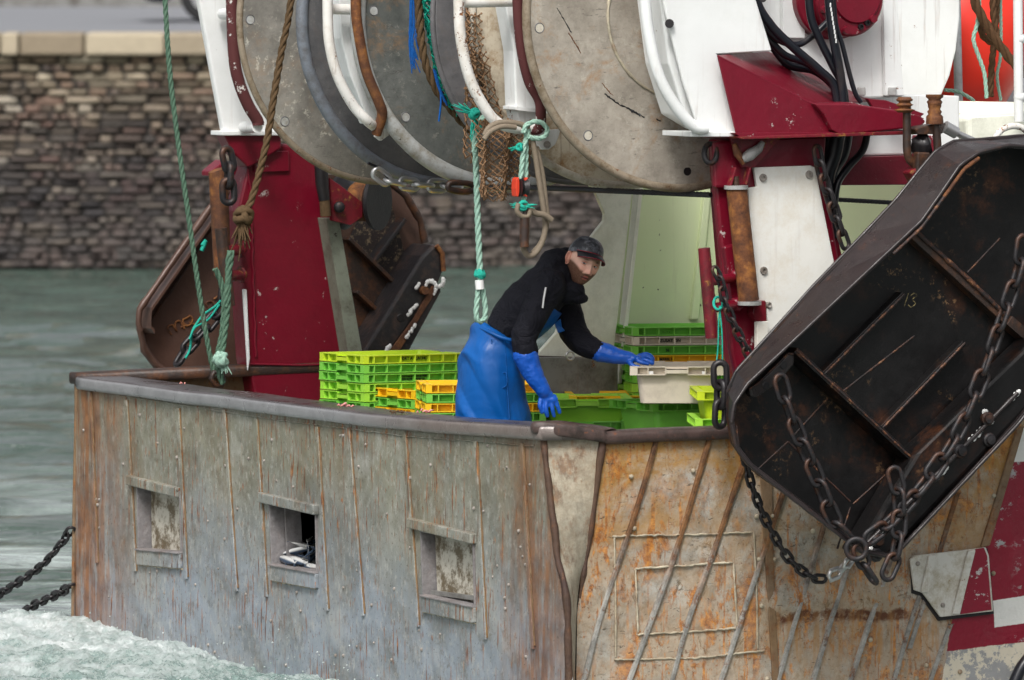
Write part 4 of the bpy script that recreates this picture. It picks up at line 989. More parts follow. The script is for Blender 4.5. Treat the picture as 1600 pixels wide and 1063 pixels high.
# sloped top of the arm
tp = [PS(1121, 86, sA), PS(1273, 163, sA), PS(1360, 156, sA-.55), PS(1200, 80, sA-.42)]
m = MB(); m.prism(tp, UP*-.012); m.build('arm_top', M['red'], ar, .004)
gs([(1272, 162), (1330, 162), (1400, 172), (1440, 182), (1447, 190), (1440, 199), (1312, 211), (1300, 203), (1288, 180)], sA+.04, .05, 'arm_tongue', M['red'], ar, .008)
m = MB(); m.prism([PS(x, y, sA+.02) for x, y in ((1270, 162), (1330, 160), (1445, 185), (1440, 188))], SB*-.45); m.build('tongue_top', M['red'], ar, .004)
gs([(1355, 154), (1385, 157), (1445, 178), (1430, 190), (1365, 170)], sA-.38, .03, 'arm_far_side', M['red'], ar, .004)
m = MB(); m.prism([PS(x, y, sA+.03) for x, y in ((1148, 208), (1230, 207), (1315, 207), (1315, 212), (1160, 217))], SB*-.45); m.build('arm_foot', M['red'], ar, .004)
gs([(1150, 214), (1440, 204), (1445, 206), (1440, 210), (1160, 218)], sA+.05, .40, 'arm_flange', M['red_rusty'], ar, .003)
# inboard box beam behind
gs([(1280, 212), (1350, 208), (1350, 246), (1285, 250)], -.55, .2, 'beam_web', M['red'], ar, .006)
gs([(1315, 246), (1427, 243), (1427, 289), (1310, 290)], -.6, .25, 'cross_beam', M['red'], ar, .01)
gs([(1440, 212), (1460, 212), (1460, 250), (1440, 250)], -.5, .1, 'beam_end', M['red'], ar, .006)
# U bolts with lumpy rusted nuts holding the door hanger
sU = .22
def ubolt():
    g = grp('u_bolt', PS(1440, 230, sU))
    pts = curve([PS(x, y, sU) for x, y in ((1417, 160), (1417, 205), (1418, 240), (1427, 256), (1445, 262), (1462, 254), (1465, 235), (1463, 200), (1461, 160))], 6)
    m = MB(); m.tube(pts, .020, 12); m.build('bow', M['rust_dark'], g)
    for x, y0, y1, r in ((1413, 152, 176, .042), (1460, 148, 194, .045)):
        m = MB(); n = 12; P = [PS(x, y0+(y1-y0)*k/n, sU) for k in range(n+1)]
        m.tube(P, [r*(.85+.5*mnoise.noise(Vector((k*1.3, x*.37, .5)))+(.0 if k < n-2 else .1)) for k in range(n+1)], 9); m.build('rusted_nut', M['rust'], g)
    m = MB(); P = [PS(x, y, sU) for x, y in ((1430, 202), (1440, 198), (1478, 192), (1482, 204), (1470, 210), (1434, 210))]; m.prism(P, SB*-.1); m.build('clamp_plate', M['rust_dark'], g, .008)
    m = MB(); m.ball(PS(1441, 228, sU-.05), .05, (1, 1, 1.2), 12, 8, jit=.6); m.build('pin_joint', M['iron_black'], g)
    m = MB(); m.beam(PS(1440, 238, sU+.03), PS(1438, 290, sU+.03), .05, .07, SB); m.build('hanger_link', M['rust_dark'], g, .008)
    m = MB(); m.beam(PS(1422, 265, sU), PS(1440, 300, sU), .09, .05, SB); m.build('hanger_link', M['red_rusty'], g, .008)
ubolt()
m = MB(); m.tube([PS(1476, 198, sU), PS(1494, 208, sU)], .030, 12); m.tube([PS(1494, 208, sU), PS(1540, 228, sU)], .016, 10); part(m, 'ram_cylinder', M['galv'])

# ------------------------------------------------ white starboard gantry leg, winch and white structure behind
wl = grp('gantry_leg', PS(1130, 205, -.2))
gs([(1020, -90), (1180, -90), (1182, 0), (1207, 80), (1121, 85), (1155, 214), (1095, 212), (1068, 130), (1040, 20)], -.06, .02, 'leg_plate', M['white'], wl, .01)
gs([(1040, -90), (1100, -90), (1160, 130), (1112, 205), (1070, 180), (1045, 100), (1032, 0)], -.12, .25, 'leg_inner', M['white'], wl, .01)
m = MB(); m.tube(curve([PS(x, y, .02) for x, y in ((1006, -90), (1008, 0), (1015, 60), (1030, 120), (1058, 170), (1085, 198), (1105, 201))], 8), .028, 12); m.build('guard_rail', M['white'], wl)
gs([(1080, 206), (1160, 206), (1160, 214), (1080, 214)], .0, .3, 'foot_flange', M['white'], wl, .004)
m = MB(); m.cyl(PS(1046, 37, -.055), PS(1046, 37, -.04), .022, 14); m.build('lightening_hole', M['iron_black'], wl)
m = MB(); m.cyl(PS(1192, -2, .0), PS(1192, -2, .02), .018, 14); m.build('lightening_hole', M['iron_black'], wl)
wb = grp('winch_housing', PS(1320, 150, -1.2))
gs([(1172, -90), (1400, -90), (1402, 0), (1412, 152), (1180, 160)], -.50, .02, 'housing_plate', M['white'], wb, .01)
gs([(1378, -90), (1400, -90), (1402, 0), (1412, 150), (1384, 150)], -.46, .03, 'housing_edge', M['white'], wb, .004)
gs([(1222, -90), (1256, -90), (1258, 60), (1224, 60)], -.46, .03, 'hinge_plate', M['white'], wb, .004)
gs([(1180, 148), (1500, 150), (1500, 240), (1340, 244), (1180, 235)], -.66, .4, 'housing_base', M['white'], wb, .01)
m = MB(); m.lathe(PS(1370, -110, -1.9), SB, [(0, 0), (.42, 0), (.45, -.03), (.45, -.5), (0, -.5)], 80); m.build('winch_drum_cover', M['white'], wb)
gs([(1400, -90), (1500, -90), (1500, 30), (1494, 80), (1484, 120), (1470, 152), (1400, 154)], -1.6, .25, 'side_cover', M['white'], wb, .01)
for x in (1346, 1394):
    m = MB(); m.box(PS(x, 143, -.45), (.04, .04, .04)); m.build('bolt', M['greysteel'], wb, .004)
mt = grp('winch_motor', PS(1310, 10, -.9), boat)
cm = PS(1326, -2, -.33)
m = MB(); m.lathe(cm, SB, [(0, .02), (.175, .02), (.185, .01), (.185, -.10), (.20, -.12), (.20, -.16), (0, -.16)], 48); m.build('motor_body', M['red'], mt, .004)
m = MB(); m.lathe(PS(1302, -2, -.40), SB, [(0, .0), (.19, .0), (.2, -.01), (.2, -.08), (0, -.08)], 40); m.build('gear_case', M['red'], mt, .004)
m = MB(); m.lathe(PS(1338, -5, -.31), SB, [(0, .015), (.125, .015), (.135, .0)], 40); m.build('motor_cap', M['red'], mt)
for a in range(6):
    t = R_(20+a*60); p = PS(1328, -2, -.31)+(FW*math.cos(t)+UP*math.sin(t))*.155
    m = MB(); m.lathe(p, SB, [(0, .03), (.02, .03), (.022, 0)], 6); m.build('bolt', M['red'], mt)
for x, y in ((1344, 42), (1354, 36)):
    m = MB(); m.lathe(PS(x, y, -.305), SB, [(0, .005), (.008, .005), (.009, .015), (.014, .015), (.014, 0)], 12); m.build('port_plug', M['iron_black'], mt)
# far white deckhouse parts at the right edge
fs_ = -2.0
gs([(1470, 158), (1590, 160), (1700, 162), (1700, 230), (1500, 250), (1440, 235)], -1.4, .1, 'bulwark_white', M['palecream'], boat, .01)
bw = MB(); bw.prism([PS(x, y, -1.0) for x, y in ((1512, 184), (1700, 172), (1700, 260), (1512, 222))], SB*-.5+FW*.0); part(bw, 'white_locker', M['palecream'], bevel=.02)
gs([(1552, -60), (1700, -60), (1700, 50), (1566, 50)], -3.2, .1, 'deckhouse_wall', paint('pale_grey_white_wall', (.62, .62, .64), .4, .1, .1, .1, scale=1), boat, .01)
gs([(1535, 50), (1700, 50), (1700, 200), (1535, 200)], -3.3, .1, 'deckhouse_wall', paint('shaded_grey_wall', (.40, .40, .43), .4, .1, .1, .2, scale=1), boat, .01)
m = MB(); m.tube([PS(1493, -60, -2.2), PS(1498, 165, -2.2)], .022, 12); part(m, 'stanchion', paint('grey_pipe', (.45, .46, .48), .35, .1, 0, .2, scale=2))
ld = grp('ladder', PS(1592, 190, -.9))
m = MB(); m.tube([PS(1590, -80, -.9), PS(1592, 190, -.9)], .024, 12); m.build('rail', M['white'], ld)
m = MB(); m.tube([PS(1700, -80, -.9), PS(1702, 190, -.9)], .024, 12); m.build('rail', M['white'], ld)
for y in (-30, 61, 152):
    m = MB(); m.tube([PS(1592, y, -.9), PS(1702, y, -.9)], .019, 10); m.ball(PS(1593, y, -.9), .03); m.build('rung', M['white'], ld)
m = MB(); m.tube(curve([PS(x, y, -.5) for x, y in ((1548, 232), (1562, 206), (1585, 197), (1604, 206), (1612, 235))], 6), .016, 10); part(m, 'hoop_pipe', M['white_rusty'])

# pale green shelter plates behind the man
sg = -3.55
gw = grp('net_chute', PS(1000, 560, sg))
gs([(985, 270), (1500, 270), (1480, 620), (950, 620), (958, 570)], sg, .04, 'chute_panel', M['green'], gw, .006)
m = MB()
L = [(918, 285), (930, 300), (945, 335), (944, 345), (918, 378), (905, 400), (890, 470), (870, 520), (845, 548), (840, 556), (958, 560), (990, 285)]
m.prism([PS(x, y, sg+.22) for x, y in L], SB*-.03); m.build('chute_lip', M['palecream'], gw, .012)
m = MB(); m.prism([PS(992, 270, sg+.02), PS(1002, 270, sg+.23), PS(966, 600, sg+.23), PS(958, 600, sg+.02)], FW*.02); m.build('chute_fold', M['palecream'], gw, .006)
m = MB(); pts = [PS(x, y, sg+.03) for x, y in ((1103, 285), (1113, 285), (1092, 500), (1080, 500))]; m.prism(pts, SB*-.035); m.build('chute_fold', M['palecream'] if False else M['green'], gw, .006)
m = MB(); pts = [PS(x, y, sg+.25) for x, y in ((918, 380), (945, 345), (938, 337), (905, 380))]; 
gs([(800, 558), (966, 560), (966, 640), (800, 640)], sg+.3, .05, 'chute_base', M['deckgrey'], gw, .006)
m = MB(); c0 = PS(891, 556, sg+.36); m.tube([c0+(FW*math.cos(a)+UP*math.sin(a))*.022 for a in [2*math.pi*k/14 for k in range(14)]], .006, 6, closed=True); m.build('ring', M['galv'], gw)
gs([(1117, 330), (1124, 328), (1127, 372), (1120, 362)], sg+.5, .02, 'grey_tab', M['greysteel'], gw, .003)
# ------------------------------------------------------------------ trawl doors, chains, ropes, nets: things that hang from the boat
# near door
dr = empty('trawl_door', PS(1400, 862, .75)); tag(dr, 'big black steel trawl door hanging against the starboard side, numbered 13', 'trawl door')
sD = .80; dep = .26
OUT = [(1143, 660), (1147, 632), (1168, 600), (1232, 540), (1300, 476), (1395, 387), (1440, 345), (1475, 295), (1500, 258), (1530, 238), (1575, 227), (1640, 232), (1690, 262), (1725, 320), (1740, 400), (1720, 500), (1590, 664), (1402, 864), (1386, 870), (1345, 862), (1172, 728), (1150, 700)]
BCK = [(1137, 650), (1137, 612), (1150, 580), (1205, 520), (1268, 450), (1350, 365), (1400, 312), (1440, 262), (1462, 236), (1490, 221), (1535, 218), (1600, 212), (1660, 240), (1700, 300), (1720, 390), (1700, 490), (1575, 652), (1396, 856), (1380, 861), (1340, 852), (1165, 722), (1143, 690)]
OUTs = [PS(x, y, sD) for x, y in OUT]; BCKs = [PS(x, y, sD-dep) for x, y in BCK]
cl = []
for i in range(len(OUTs)):
    a, b = OUTs[i], OUTs[(i+1) % len(OUTs)]; cl += [a, a.lerp(b, .5)]
def D(L, s): return [PS(x, y, sD)-SB*(sD-s) for x, y in L]
m = MB(); m.prism([p.lerp(q, .90) for p, q in zip(OUTs, BCKs)], SB*-.02); m.build('door_plate', M['black'], dr)
m = MB(); n = len(OUTs); cen = sum(OUTs, Vector())/n; vs = []
for p, pb_ in zip(OUTs, BCKs):
    inn = (cen-p); inn = (inn-SB*inn.dot(SB)).normalized()*.016
    vs += [p, p+inn, pb_+inn, pb_]
fs = []
for i in range(n):
    j = (i+1) % n
    for k in range(4): fs.append((i*4+k, i*4+(k+1) % 4, j*4+(k+1) % 4, j*4+k))
m.add(vs, fs); o = m.build('side_wall', M['black_side'], dr, .003, weld=True)
def rod(L, s, r, mat, nm='weld_bead', closed=False, par=dr, j=.15):
    P = [PS(x, y, sD)-SB*(sD-s) for x, y in L]; P = resample(P+([P[0]] if closed else []), .03)
    m = MB(); m.tube(P, [r*(1+random.uniform(-j, j)) for _ in P], 7); return m.build(nm, M[mat], par)
rod(OUT, sD, .009, 'black_side', 'rim_bead', True); m = MB(); m.tube(resample(BCKs+[BCKs[0]], .03), .009, 7); m.build('rim_bead', M['black_side'], dr)
rod([(1395, 397), (1440, 355), (1478, 303)], sD+.004, .008, 'rust_edge', 'rust_streak'); rod([(1474, 308), (1478, 303), (1506, 264), (1536, 242)], sD+.004, .010, 'rust', 'rust_streak')
rod([(1155, 665), (1160, 705), (1180, 735), (1255, 790)], sD-.03, .005, 'rust_edge')
def web(L, s0, s1, th, mat, nm, bead=None):
    """a rib standing on the plate from s0 out to s1, along the line L"""
    a, b = [PS(x, y, sD) for x, y in L]; d = (b-a).normalized(); t = SB.cross(d).normalized()*th/2
    m = MB(); m.prism([a-t-SB*(sD-s0), b-t-SB*(sD-s0), b+t-SB*(sD-s0), a+t-SB*(sD-s0)], SB*(s1-s0)); o = m.build(nm, M[mat], dr, .004)
    if bead: rod(L, s1, .006, bead)
    return o
web(((1452, 366), (1600, 502)), .56, .64, .05, 'rust_dark', 'cross_rib', None); rod([(1454, 362), (1540, 440), (1600, 498)], .645, .012, 'rust_edge')
web(((1600, 502), (1690, 580)), .56, .66, .05, 'rust_dark', 'cross_rib')
web(((1256, 548), (1436, 716)), .56, .72, .03, 'black', 'cross_rib', 'rust_edge')
for a, b in (((1440, 462), (1312, 590)), ((1535, 538), (1396, 682)), ((1600, 572), (1440, 716))): web((a, b), .56, .63, .03, 'black', 'rib', 'rust_edge' if a[0] != 1600 else 'black_side')
for L in ([(1466, 528), (1345, 622)], [(1268, 694), (1220, 738)], [(1330, 626), (1268, 694)], [(1268, 694), (1370, 792)], [(1370, 792), (1425, 742)], [(1345, 862), (1368, 790)], [(1600, 375), (1548, 430)]):
    rod(L, .565, .005, 'rust_edge')
m = MB(); m.prism(D([(1436, 712), (1600, 552), (1735, 420), (1720, 500), (1590, 664), (1402, 864), (1386, 870), (1345, 862)], .76), SB*-.18); m.build('shoe', M['black'], dr, .02)
rod([(1360, 850), (1400, 812), (1600, 610)], .765, .012, 'black_side', 'shoe_bar')
br = [(1185, 610), (1200, 600), (1248, 552), (1258, 556), (1258, 570), (1232, 600), (1200, 622), (1188, 622)]
m = MB(); m.prism(D(br, .70), SB*-.05); m.build('bracket', M['black_side'], dr, .012); rod(br[:4], .705, .006, 'rust_edge')
for x, y in ((1212, 604), (1240, 572)):
    p = PS(x, y, sD)-SB*(sD-.703); m = MB(); m.lathe(p, SB, [(0, .002), (.016, .002), (.02, 0)], 14); m.build('bolt_hole', M['iron_black'], dr)
m = MB(); m.prism(D([(1362, 425), (1378, 418), (1376, 428), (1370, 437), (1358, 432)], .563), SB*-.001); m.build('notch', M['olive'], dr)
for x, y, c in ((1548, 655, 1), (1506, 706, 0), (1551, 688, 0), (1300, 845, 0), (1377, 846, 1), (1374, 868, 0)):
    if x < 1320: continue
    p = PS(x, y, sD)-SB*(sD-.76); m = MB(); m.lathe(p, SB, [(0, .035), (.022, .032), (.026, .02), (.034, .015), (.036, 0)], 10); m.build('bolt', M['iron'], dr)
wc = MB(); rnd = random.Random(2)
def dab(P, Q, s, wd, k=14):
    a = PS(*P, sD)-SB*(sD-s); b = PS(*Q, sD)-SB*(sD-s)
    for i in range(k):
        p = a.lerp(b, i/(k-1)) + Vector((rnd.uniform(-1, 1), 0, rnd.uniform(-1, 1)))*wd*.3
        wc.ball(p, wd*rnd.uniform(.5, .95), (1, 1, 1), 7, 4, ax=(FW, SB*.25, UP), jit=.5)
for P, Q, wd in (((1545, 645), (1552, 660), .02), ((1522, 690), (1540, 672), .016), ((1470, 745), (1486, 730), .016), ((1407, 812), (1420, 798), .016), ((1385, 832), (1376, 850), .02), ((1357, 866), (1366, 858), .014), ((1585, 626), (1598, 612), .014)): dab(P, Q, .765, wd)
wc.build('scraped_paint', M['whitecord'], dr)
def text_mesh(body, size, name, mat, p, ux, uy, off, parent, bold=0):
    cu = bpy.data.curves.new('t', 'FONT'); cu.body = body; cu.size = size; cu.extrude = .0008; cu.offset = bold
    o = bpy.data.objects.new('t', cu); COL.objects.link(o)
    me = bpy.data.meshes.new_from_object(o.evaluated_get(bpy.context.evaluated_depsgraph_get())); bpy.data.objects.remove(o); bpy.data.curves.remove(cu)
    ux = ux.normalized(); uy = uy.normalized(); uz = ux.cross(uy); MM = Matrix.Translation(p+uz*off) @ Matrix((ux, uy, uz)).transposed().to_4x4()
    me.transform(wmat(parent).inverted() @ MM); me.materials.clear(); me.materials.append(mat); me.name = name
    q = bpy.data.objects.new(name, me); COL.objects.link(q); q.parent = parent; return q
chalk = (lambda n: n.done(n.mix(n.st(n.noise(60, 4), .4, .6), (.05, .04, .02), (.42, .33, .14)), .8))(NT('yellow_chalk'))
m = MB()
def stroke(L, r=.0035): P = curve([PS(x, y, sD)-SB*(sD-.564) for x, y in L], 5); m.tube(P, r, 5)
stroke([(1450, 482), (1457, 461)]); stroke([(1460, 465), (1466, 461), (1470, 465), (1463, 471), (1468, 477), (1461, 483), (1456, 479)])
m.build('chalk_number', chalk, dr)

# far door, hanging at the port quarter
dl = empty('trawl_door', PS(400, 584, -6.9)); tag(dl, 'brown rusty steel trawl door hanging beyond the left dark red post, streaked with white scrapes', 'trawl door')
sL = -7.0
def dL(L, s): return [PS(x, y, s) for x, y in L]
brown = (lambda n: n.done(n.mix(n.noise(3, 6, .7, v=n.mapv((2, 2, 1))), (.045, .022, .016), (.13, .07, .05)), n.ramp(n.noise(7, 5), [(.3, .3), (.7, .6)]), .1, n.bump(n.noise(30, 5), .25, .01)))(NT('brown_door_steel'))
m = MB(); m.prism(dL([(330, 330), (223, 492), (220, 520), (230, 555), (262, 583), (560, 590), (664, 390), (655, 345), (632, 306), (596, 280), (480, 270), (372, 280)], sL), SB*-.025); m.build('door_plate', brown, dl)
edge = [(380, 278), (330, 322), (217, 485), (216, 512), (222, 520)]
m = MB(); P = dL(edge, sL+.0); vs = []
for p in P: vs += [p, p+SB*.16, p+SB*.16+UP*.02, p+UP*.02]
m.add(vs, [(i*4+k, i*4+(k+1) % 4, i*4+4+(k+1) % 4, i*4+4+k) for i in range(len(P)-1) for k in range(4)]); m.build('edge_flange', brown, dl)
def rodL(L, s, r, mat, nm='weld_bead'): P = resample(dL(L, s), .04); mm = MB(); mm.tube(P, [r*random.uniform(.8, 1.2) for _ in P], 7); mm.build(nm, mat, dl)
rodL(edge, sL+.16, .018, brown, 'rim_bead'); rodL([(218, 512), (226, 548), (245, 572), (262, 583), (300, 586)], sL+.03, .022, brown, 'rim_bead')
rodL([(330, 342), (236, 488), (226, 505)], sL+.02, .012, M['rust_dark']); rodL([(335, 352), (240, 496), (226, 516)], sL+.02, .008, M['rust_dark'])
rodL([(600, 280), (634, 305), (657, 345), (666, 388)], sL+.12, .02, M['rust_dark'], 'rim_bead')
speck = (lambda n: n.done(n.mix(n.mul(n.st(n.noise(26, 8, .8), .52, .56), 1), (.020, .013, .012), (.17, .125, .075)), .6, 0, n.bump(n.noise(40, 5), .3, .01)))(NT('speckled_scale_steel'))
m = MB(); m.prism(dL([(580, 300), (606, 300), (640, 425), (618, 478), (560, 420), (545, 372)], sL+.004), SB*.004); m.build('scaled_panel', speck, dl)
for L, wd, mt in (([(540, 372), (622, 452)], .05, 'rust_dark'), ([(580, 408), (628, 342)], .05, 'iron'), ([(552, 455), (590, 490)], .03, 'rust_dark'), ([(592, 268), (580, 305)], .05, 'iron')):
    a, b = dL(L, sL+.06); m = MB(); m.beam(a, b, .10, .022, SB); m.build('rib', M[mt], dl, .004)
m = MB(); m.prism(dL([(540, 372), (622, 452), (560, 560), (530, 560)], sL+.05), SB*-.01); m.build('inner_plate', M['rust_dark'], dl)
# thick bottom shoe with scraped white marks
shoe = (lambda n: n.done(n.mix(n.st(n.noise(9, 7, .75), .5, .75), (.022, .020, .022), (.085, .05, .038)), .4, .1, n.bump(n.noise(40, 5), .3, .01)))(NT('blue_black_shoe_steel'))
m = MB(); m.prism(dL([(680, 381), (690, 392), (693, 424), (678, 462), (606, 556), (552, 580), (566, 553), (660, 400)], sL+.30), SB*-.34); m.build('shoe', shoe, dl, .015)
m = MB(); m.prism(dL([(686, 446), (690, 455), (632, 562), (610, 556), (672, 470)], sL+.305), SB*-.2); m.build('shoe_heel', shoe, dl, .008)
m = MB(); m.prism(dL([(676, 446), (684, 452), (620, 556), (604, 556), (645, 500)], sL+.32), SB*-.012); m.build('wear_strip', M['rust'], dl, .003)
m = MB(); m.tube(dL([(682, 384), (691, 396), (693, 424)], sL+.31), .014, 8); m.build('worn_edge', M['rust'], dl)
m = MB(); p = PS(661, 454, sL+.31); m.lathe(p, SB, [(0, .03), (.022, .03), (.024, .0)], 12); m.build('bolt', M['rust'], dl)
m = MB(); m.lathe(PS(626, 497, sL+.302), SB, [(0, .002), (.02, .002), (.022, 0)], 12); m.build('bolt_hole', M['iron_black'], dl)
wc = MB()
def dab2(L, wd, k=10):
    P = resample(curve([PS(x, y, sL+.325) for x, y in L], 6), wd*.5)
    for p in P: wc.ball(p+Vector((rnd.uniform(-1, 1), 0, rnd.uniform(-1, 1)))*wd*.25, wd*rnd.uniform(.4, .75), None, 7, 4, ax=(FW, SB*.25, UP), jit=.5)
for L in ([(665, 448), (668, 441), (676, 440), (681, 446)], [(692, 437), (690, 446), (682, 452), (677, 461)], [(650, 449), (656, 443)], [(638, 491), (650, 476)], [(636, 527), (650, 506)], [(600, 552), (610, 540)]): dab2(L, .019)
wc.build('scraped_paint', M['whitecord'], dl)
# welded-on lettering of the door
lt = MB()
for L in ([(268, 523), (262, 512), (270, 508), (276, 518), (274, 505), (281, 502), (288, 514)], [(283, 512), (291, 507)], [(292, 497), (286, 500), (288, 508), (296, 508), (301, 500), (297, 494), (292, 497)], [(296, 504), (306, 508)], [(312, 492), (322, 487)], [(326, 482), (322, 474), (330, 471), (336, 478)], [(334, 468), (342, 462)]):
    lt.tube(curve([PS(x, y, sL+.004) for x, y in L], 4), .006, 5)
lt.build('welded_lettering', M['rust'], dl)

# ------------------------------------------------ chains
LINKS = {}
def link_mesh(L, r, wd, mat):
    k = (round(L, 4), round(r, 4), mat)
    if k in LINKS: return LINKS[k]
    m = MB(); pts = []; h = L/2-wd/2
    for a in range(9): t = math.pi*a/8; pts.append(Vector((wd/2*math.cos(t), 0, h+wd/2*math.sin(t))))
    for a in range(9): t = math.pi+math.pi*a/8; pts.append(Vector((wd/2*math.cos(t), 0, -h+wd/2*math.sin(t))))
    m.tube(pts, r, 7, closed=True, up=Vector((0, 1, 0)))
    me_o = m.build('link', M[mat], None, world=False); me = me_o.data; bpy.data.objects.remove(me_o); LINKS[k] = me; return me
def chain(pts, L, label, mat='iron', r=None, name='chain', group=None, wd=None, cat='chain', tw=0):
    r = r or L*.11; wd = wd or L*.50; me = link_mesh(L, r, wd, mat)
    root = empty(name, pts[0]); tag(root, label, cat, group)
    P = resample(curve(pts, 16), (L-2.1*r)/4); i = 2; k = 0; inv = Matrix.Translation(-Vector(pts[0]))
    while i+2 < len(P):
        t = (P[i+2]-P[i-2]).normalized(); ref = SB if abs(t.dot(SB)) < .9 else UP
        y = (ref-t*ref.dot(t)).normalized(); x = y.cross(t); a = tw + (0 if k % 2 == 0 else math.pi/2) + random.uniform(-.35, .35)
        x2 = x*math.cos(a)+y*math.sin(a); y2 = t.cross(x2)
        o = bpy.data.objects.new('link', me); COL.objects.link(o); o.parent = root
        o.matrix_local = inv @ Matrix.Translation(P[i]) @ Matrix((x2, y2, t)).transposed().to_4x4()
        i += 4; k += 1
    return root
def sag(p, q, k, n=8): return [p.lerp(q, i/n)-UP*k*4*(i/n)*(1-i/n) for i in range(n+1)]
chain([PS(x, y, .80) for x, y in ((1218, 590), (1232, 640), (1252, 690), (1280, 755), (1305, 815), (1338, 850))], .135, 'heavy rusty chain running down from the bracket on the black door', r=.012)
chain([PS(x, y, .86) for x, y in ((1600, 372), (1592, 420), (1565, 500), (1530, 600), (1500, 670), (1450, 748), (1395, 812), (1345, 850))], .14, 'long heavy chain slanting across the right side of the black door', r=.0125)
chain([PS(x, y, .90) for x, y in ((1395, 735), (1404, 770), (1404, 830), (1396, 875), (1378, 912))], .13, 'short chain hanging straight down from the shoe of the black door', r=.012)
chain([PS(x, y, .88) for x, y in ((1340, 855), (1350, 880), (1362, 902), (1378, 914))], .12, 'loose chain end looped under the lower corner of the black door', r=.012)
chain([PS(x, y, .42) for x, y in ((1163, 708), (1175, 760), (1200, 820), (1235, 876), (1270, 902), (1292, 904))], .072, 'thin black chain sagging over the rusty side plating', 'iron_black', r=.009)
chain([PS(x, y, .22) for x, y in ((1116, 420), (1126, 440), (1134, 475), (1148, 510), (1165, 545), (1178, 570))], .07, 'dark chain looped over the dark red cleat by the right post', 'iron', r=.008)
chain([PS(x, y, -.02) for x, y in ((1276, 232), (1284, 270), (1300, 320), (1322, 385), (1330, 400))], .095, 'rusty chain hanging beside the white plastic sheet', r=.011)
chain([PS(x, y, .28) for x, y in ((1125, 572), (1126, 610), (1124, 665))], .125, 'very thick black chain hanging at the lower left corner of the black door', 'iron_black', r=.016)
chain([PS(x, y, sG+.3) for x, y in ((353, 238), (358, 262), (357, 300), (361, 332))], .12, 'thick rusty shackle chain on the left dark red post', 'iron', r=.018)
chain([PS(x, y, -6.6) for x, y in ((350, 400), (352, 440), (350, 470), (332, 500), (310, 525), (290, 548), (270, 582))], .11, 'dark chain lying across the face of the brown far door', 'iron_black', r=.013)
chain([PA(x, y, -.02) for x, y in ((112, 826), (95, 850), (60, 888), (0, 928), (-40, 952))], .082, 'black chain rising from the water to the stern corner, the upper one', 'iron_black', r=.0085)
chain([PA(x, y, -.02) for x, y in ((112, 914), (95, 926), (70, 938), (44, 951), (20, 972))], .082, 'black chain dipping into the foam at the stern corner, the lower one', 'iron_black', r=.0085)
chain([PS(x, y, -3.0) for x, y in ((588, 268), (606, 282), (650, 289), (700, 291), (738, 292))], .105, 'bright steel chain stretched level under the net drums', 'galv', r=.012)
for (x, y, s, nm, r) in ((1338, 858, .9, 'ring', .048),):
    m = MB(); c = PS(x, y, s); u = (FW+SB*.4).normalized(); m.tube([c+(u*math.cos(a)+UP*math.sin(a))*r for a in [2*math.pi*k/24 for k in range(24)]], .013, 10, closed=True)
    tag(m.build('steel_ring', M['iron'], None, origin=c), 'rusty steel ring gathering the chains under the black door', 'ring')
# galvanised swivel
sw = empty('swivel', PS(1305, 890, .5)); tag(sw, 'bright galvanised swivel shackle joining the thin chain to the ring', 'swivel')
m = MB(); m.tube([PS(x, y, .5) for x, y in ((1294, 900), (1298, 892), (1309, 888), (1315, 893), (1310, 902), (1298, 907))], .012, 9, closed=True); m.build('bow', M['galv'], sw)
m = MB(); m.tube([PS(1310, 894, .5), PS(1320, 884, .5)], .020, 12); m.build('barrel', M['galv'], sw, .002)
m = MB(); m.tube([PS(x, y, .55) for x, y in ((1317, 887), (1322, 876), (1331, 868), (1334, 874), (1326, 886))], .012, 9, closed=True); m.build('bow', M['galv'], sw)
# shackle where the bright chain meets the wire
sk = empty('shackle', PS(722, 292, -2.2)); tag(sk, 'rust brown shackle between bright chain and black wire', 'shackle')
m = MB(); m.tube(curve([PS(x, y, -2.6) for x, y in ((742, 290), (728, 286), (705, 286), (700, 292), (705, 297), (728, 300), (742, 296))], 4), .016, 9); m.build('bow', M['rust_dark'], sk)
m = MB(); m.tube([PS(742, 286, -2.6), PS(742, 299, -2.6)], .02, 10); m.build('pin', M['rust_dark'], sk)
def wirerope(pts, r, name, label, mat='wire', cat='wire rope', strands=6, pitch=None):
    P = resample(curve(pts, 10), r*1.3); m = MB(); pitch = pitch or r*11
    for k in range(strands):
        Q = []; acc = 0
        for i, p in enumerate(P):
            t = (P[min(i+1, len(P)-1)]-P[max(0, i-1)]).normalized(); u = (UP-t*UP.dot(t)); u = u.normalized() if u.length > .05 else (SB-t*SB.dot(t)).normalized()
            # keep the frame steady along near-vertical runs
            u = (SB-t*SB.dot(t)).normalized() if abs(t.dot(SB)) < .95 else u; v = t.cross(u)
            a = 2*math.pi*(k/strands + i*r*1.3/pitch); rr = r*(.5 if strands == 3 else .62); Q.append(p+(u*math.cos(a)+v*math.sin(a))*rr)
        m.tube(Q, r*(.56 if strands == 3 else .36), 6)
    return tag(m.build(name, M[mat], None, origin=P[0]), label, cat)
wirerope([PS(742, 292, -2.6), PS(820, 293, -2.0), PS(900, 296, -1.5), PS(1115, 305, -.35)], .015, 'wire_rope', 'black wire rope stretched above the man towards the right post')
wirerope([PS(1305, 312, -1.2), PS(1450, 320, -1.2)], .012, 'wire_rope', 'thin dark wire rope crossing behind the white plastic sheet')
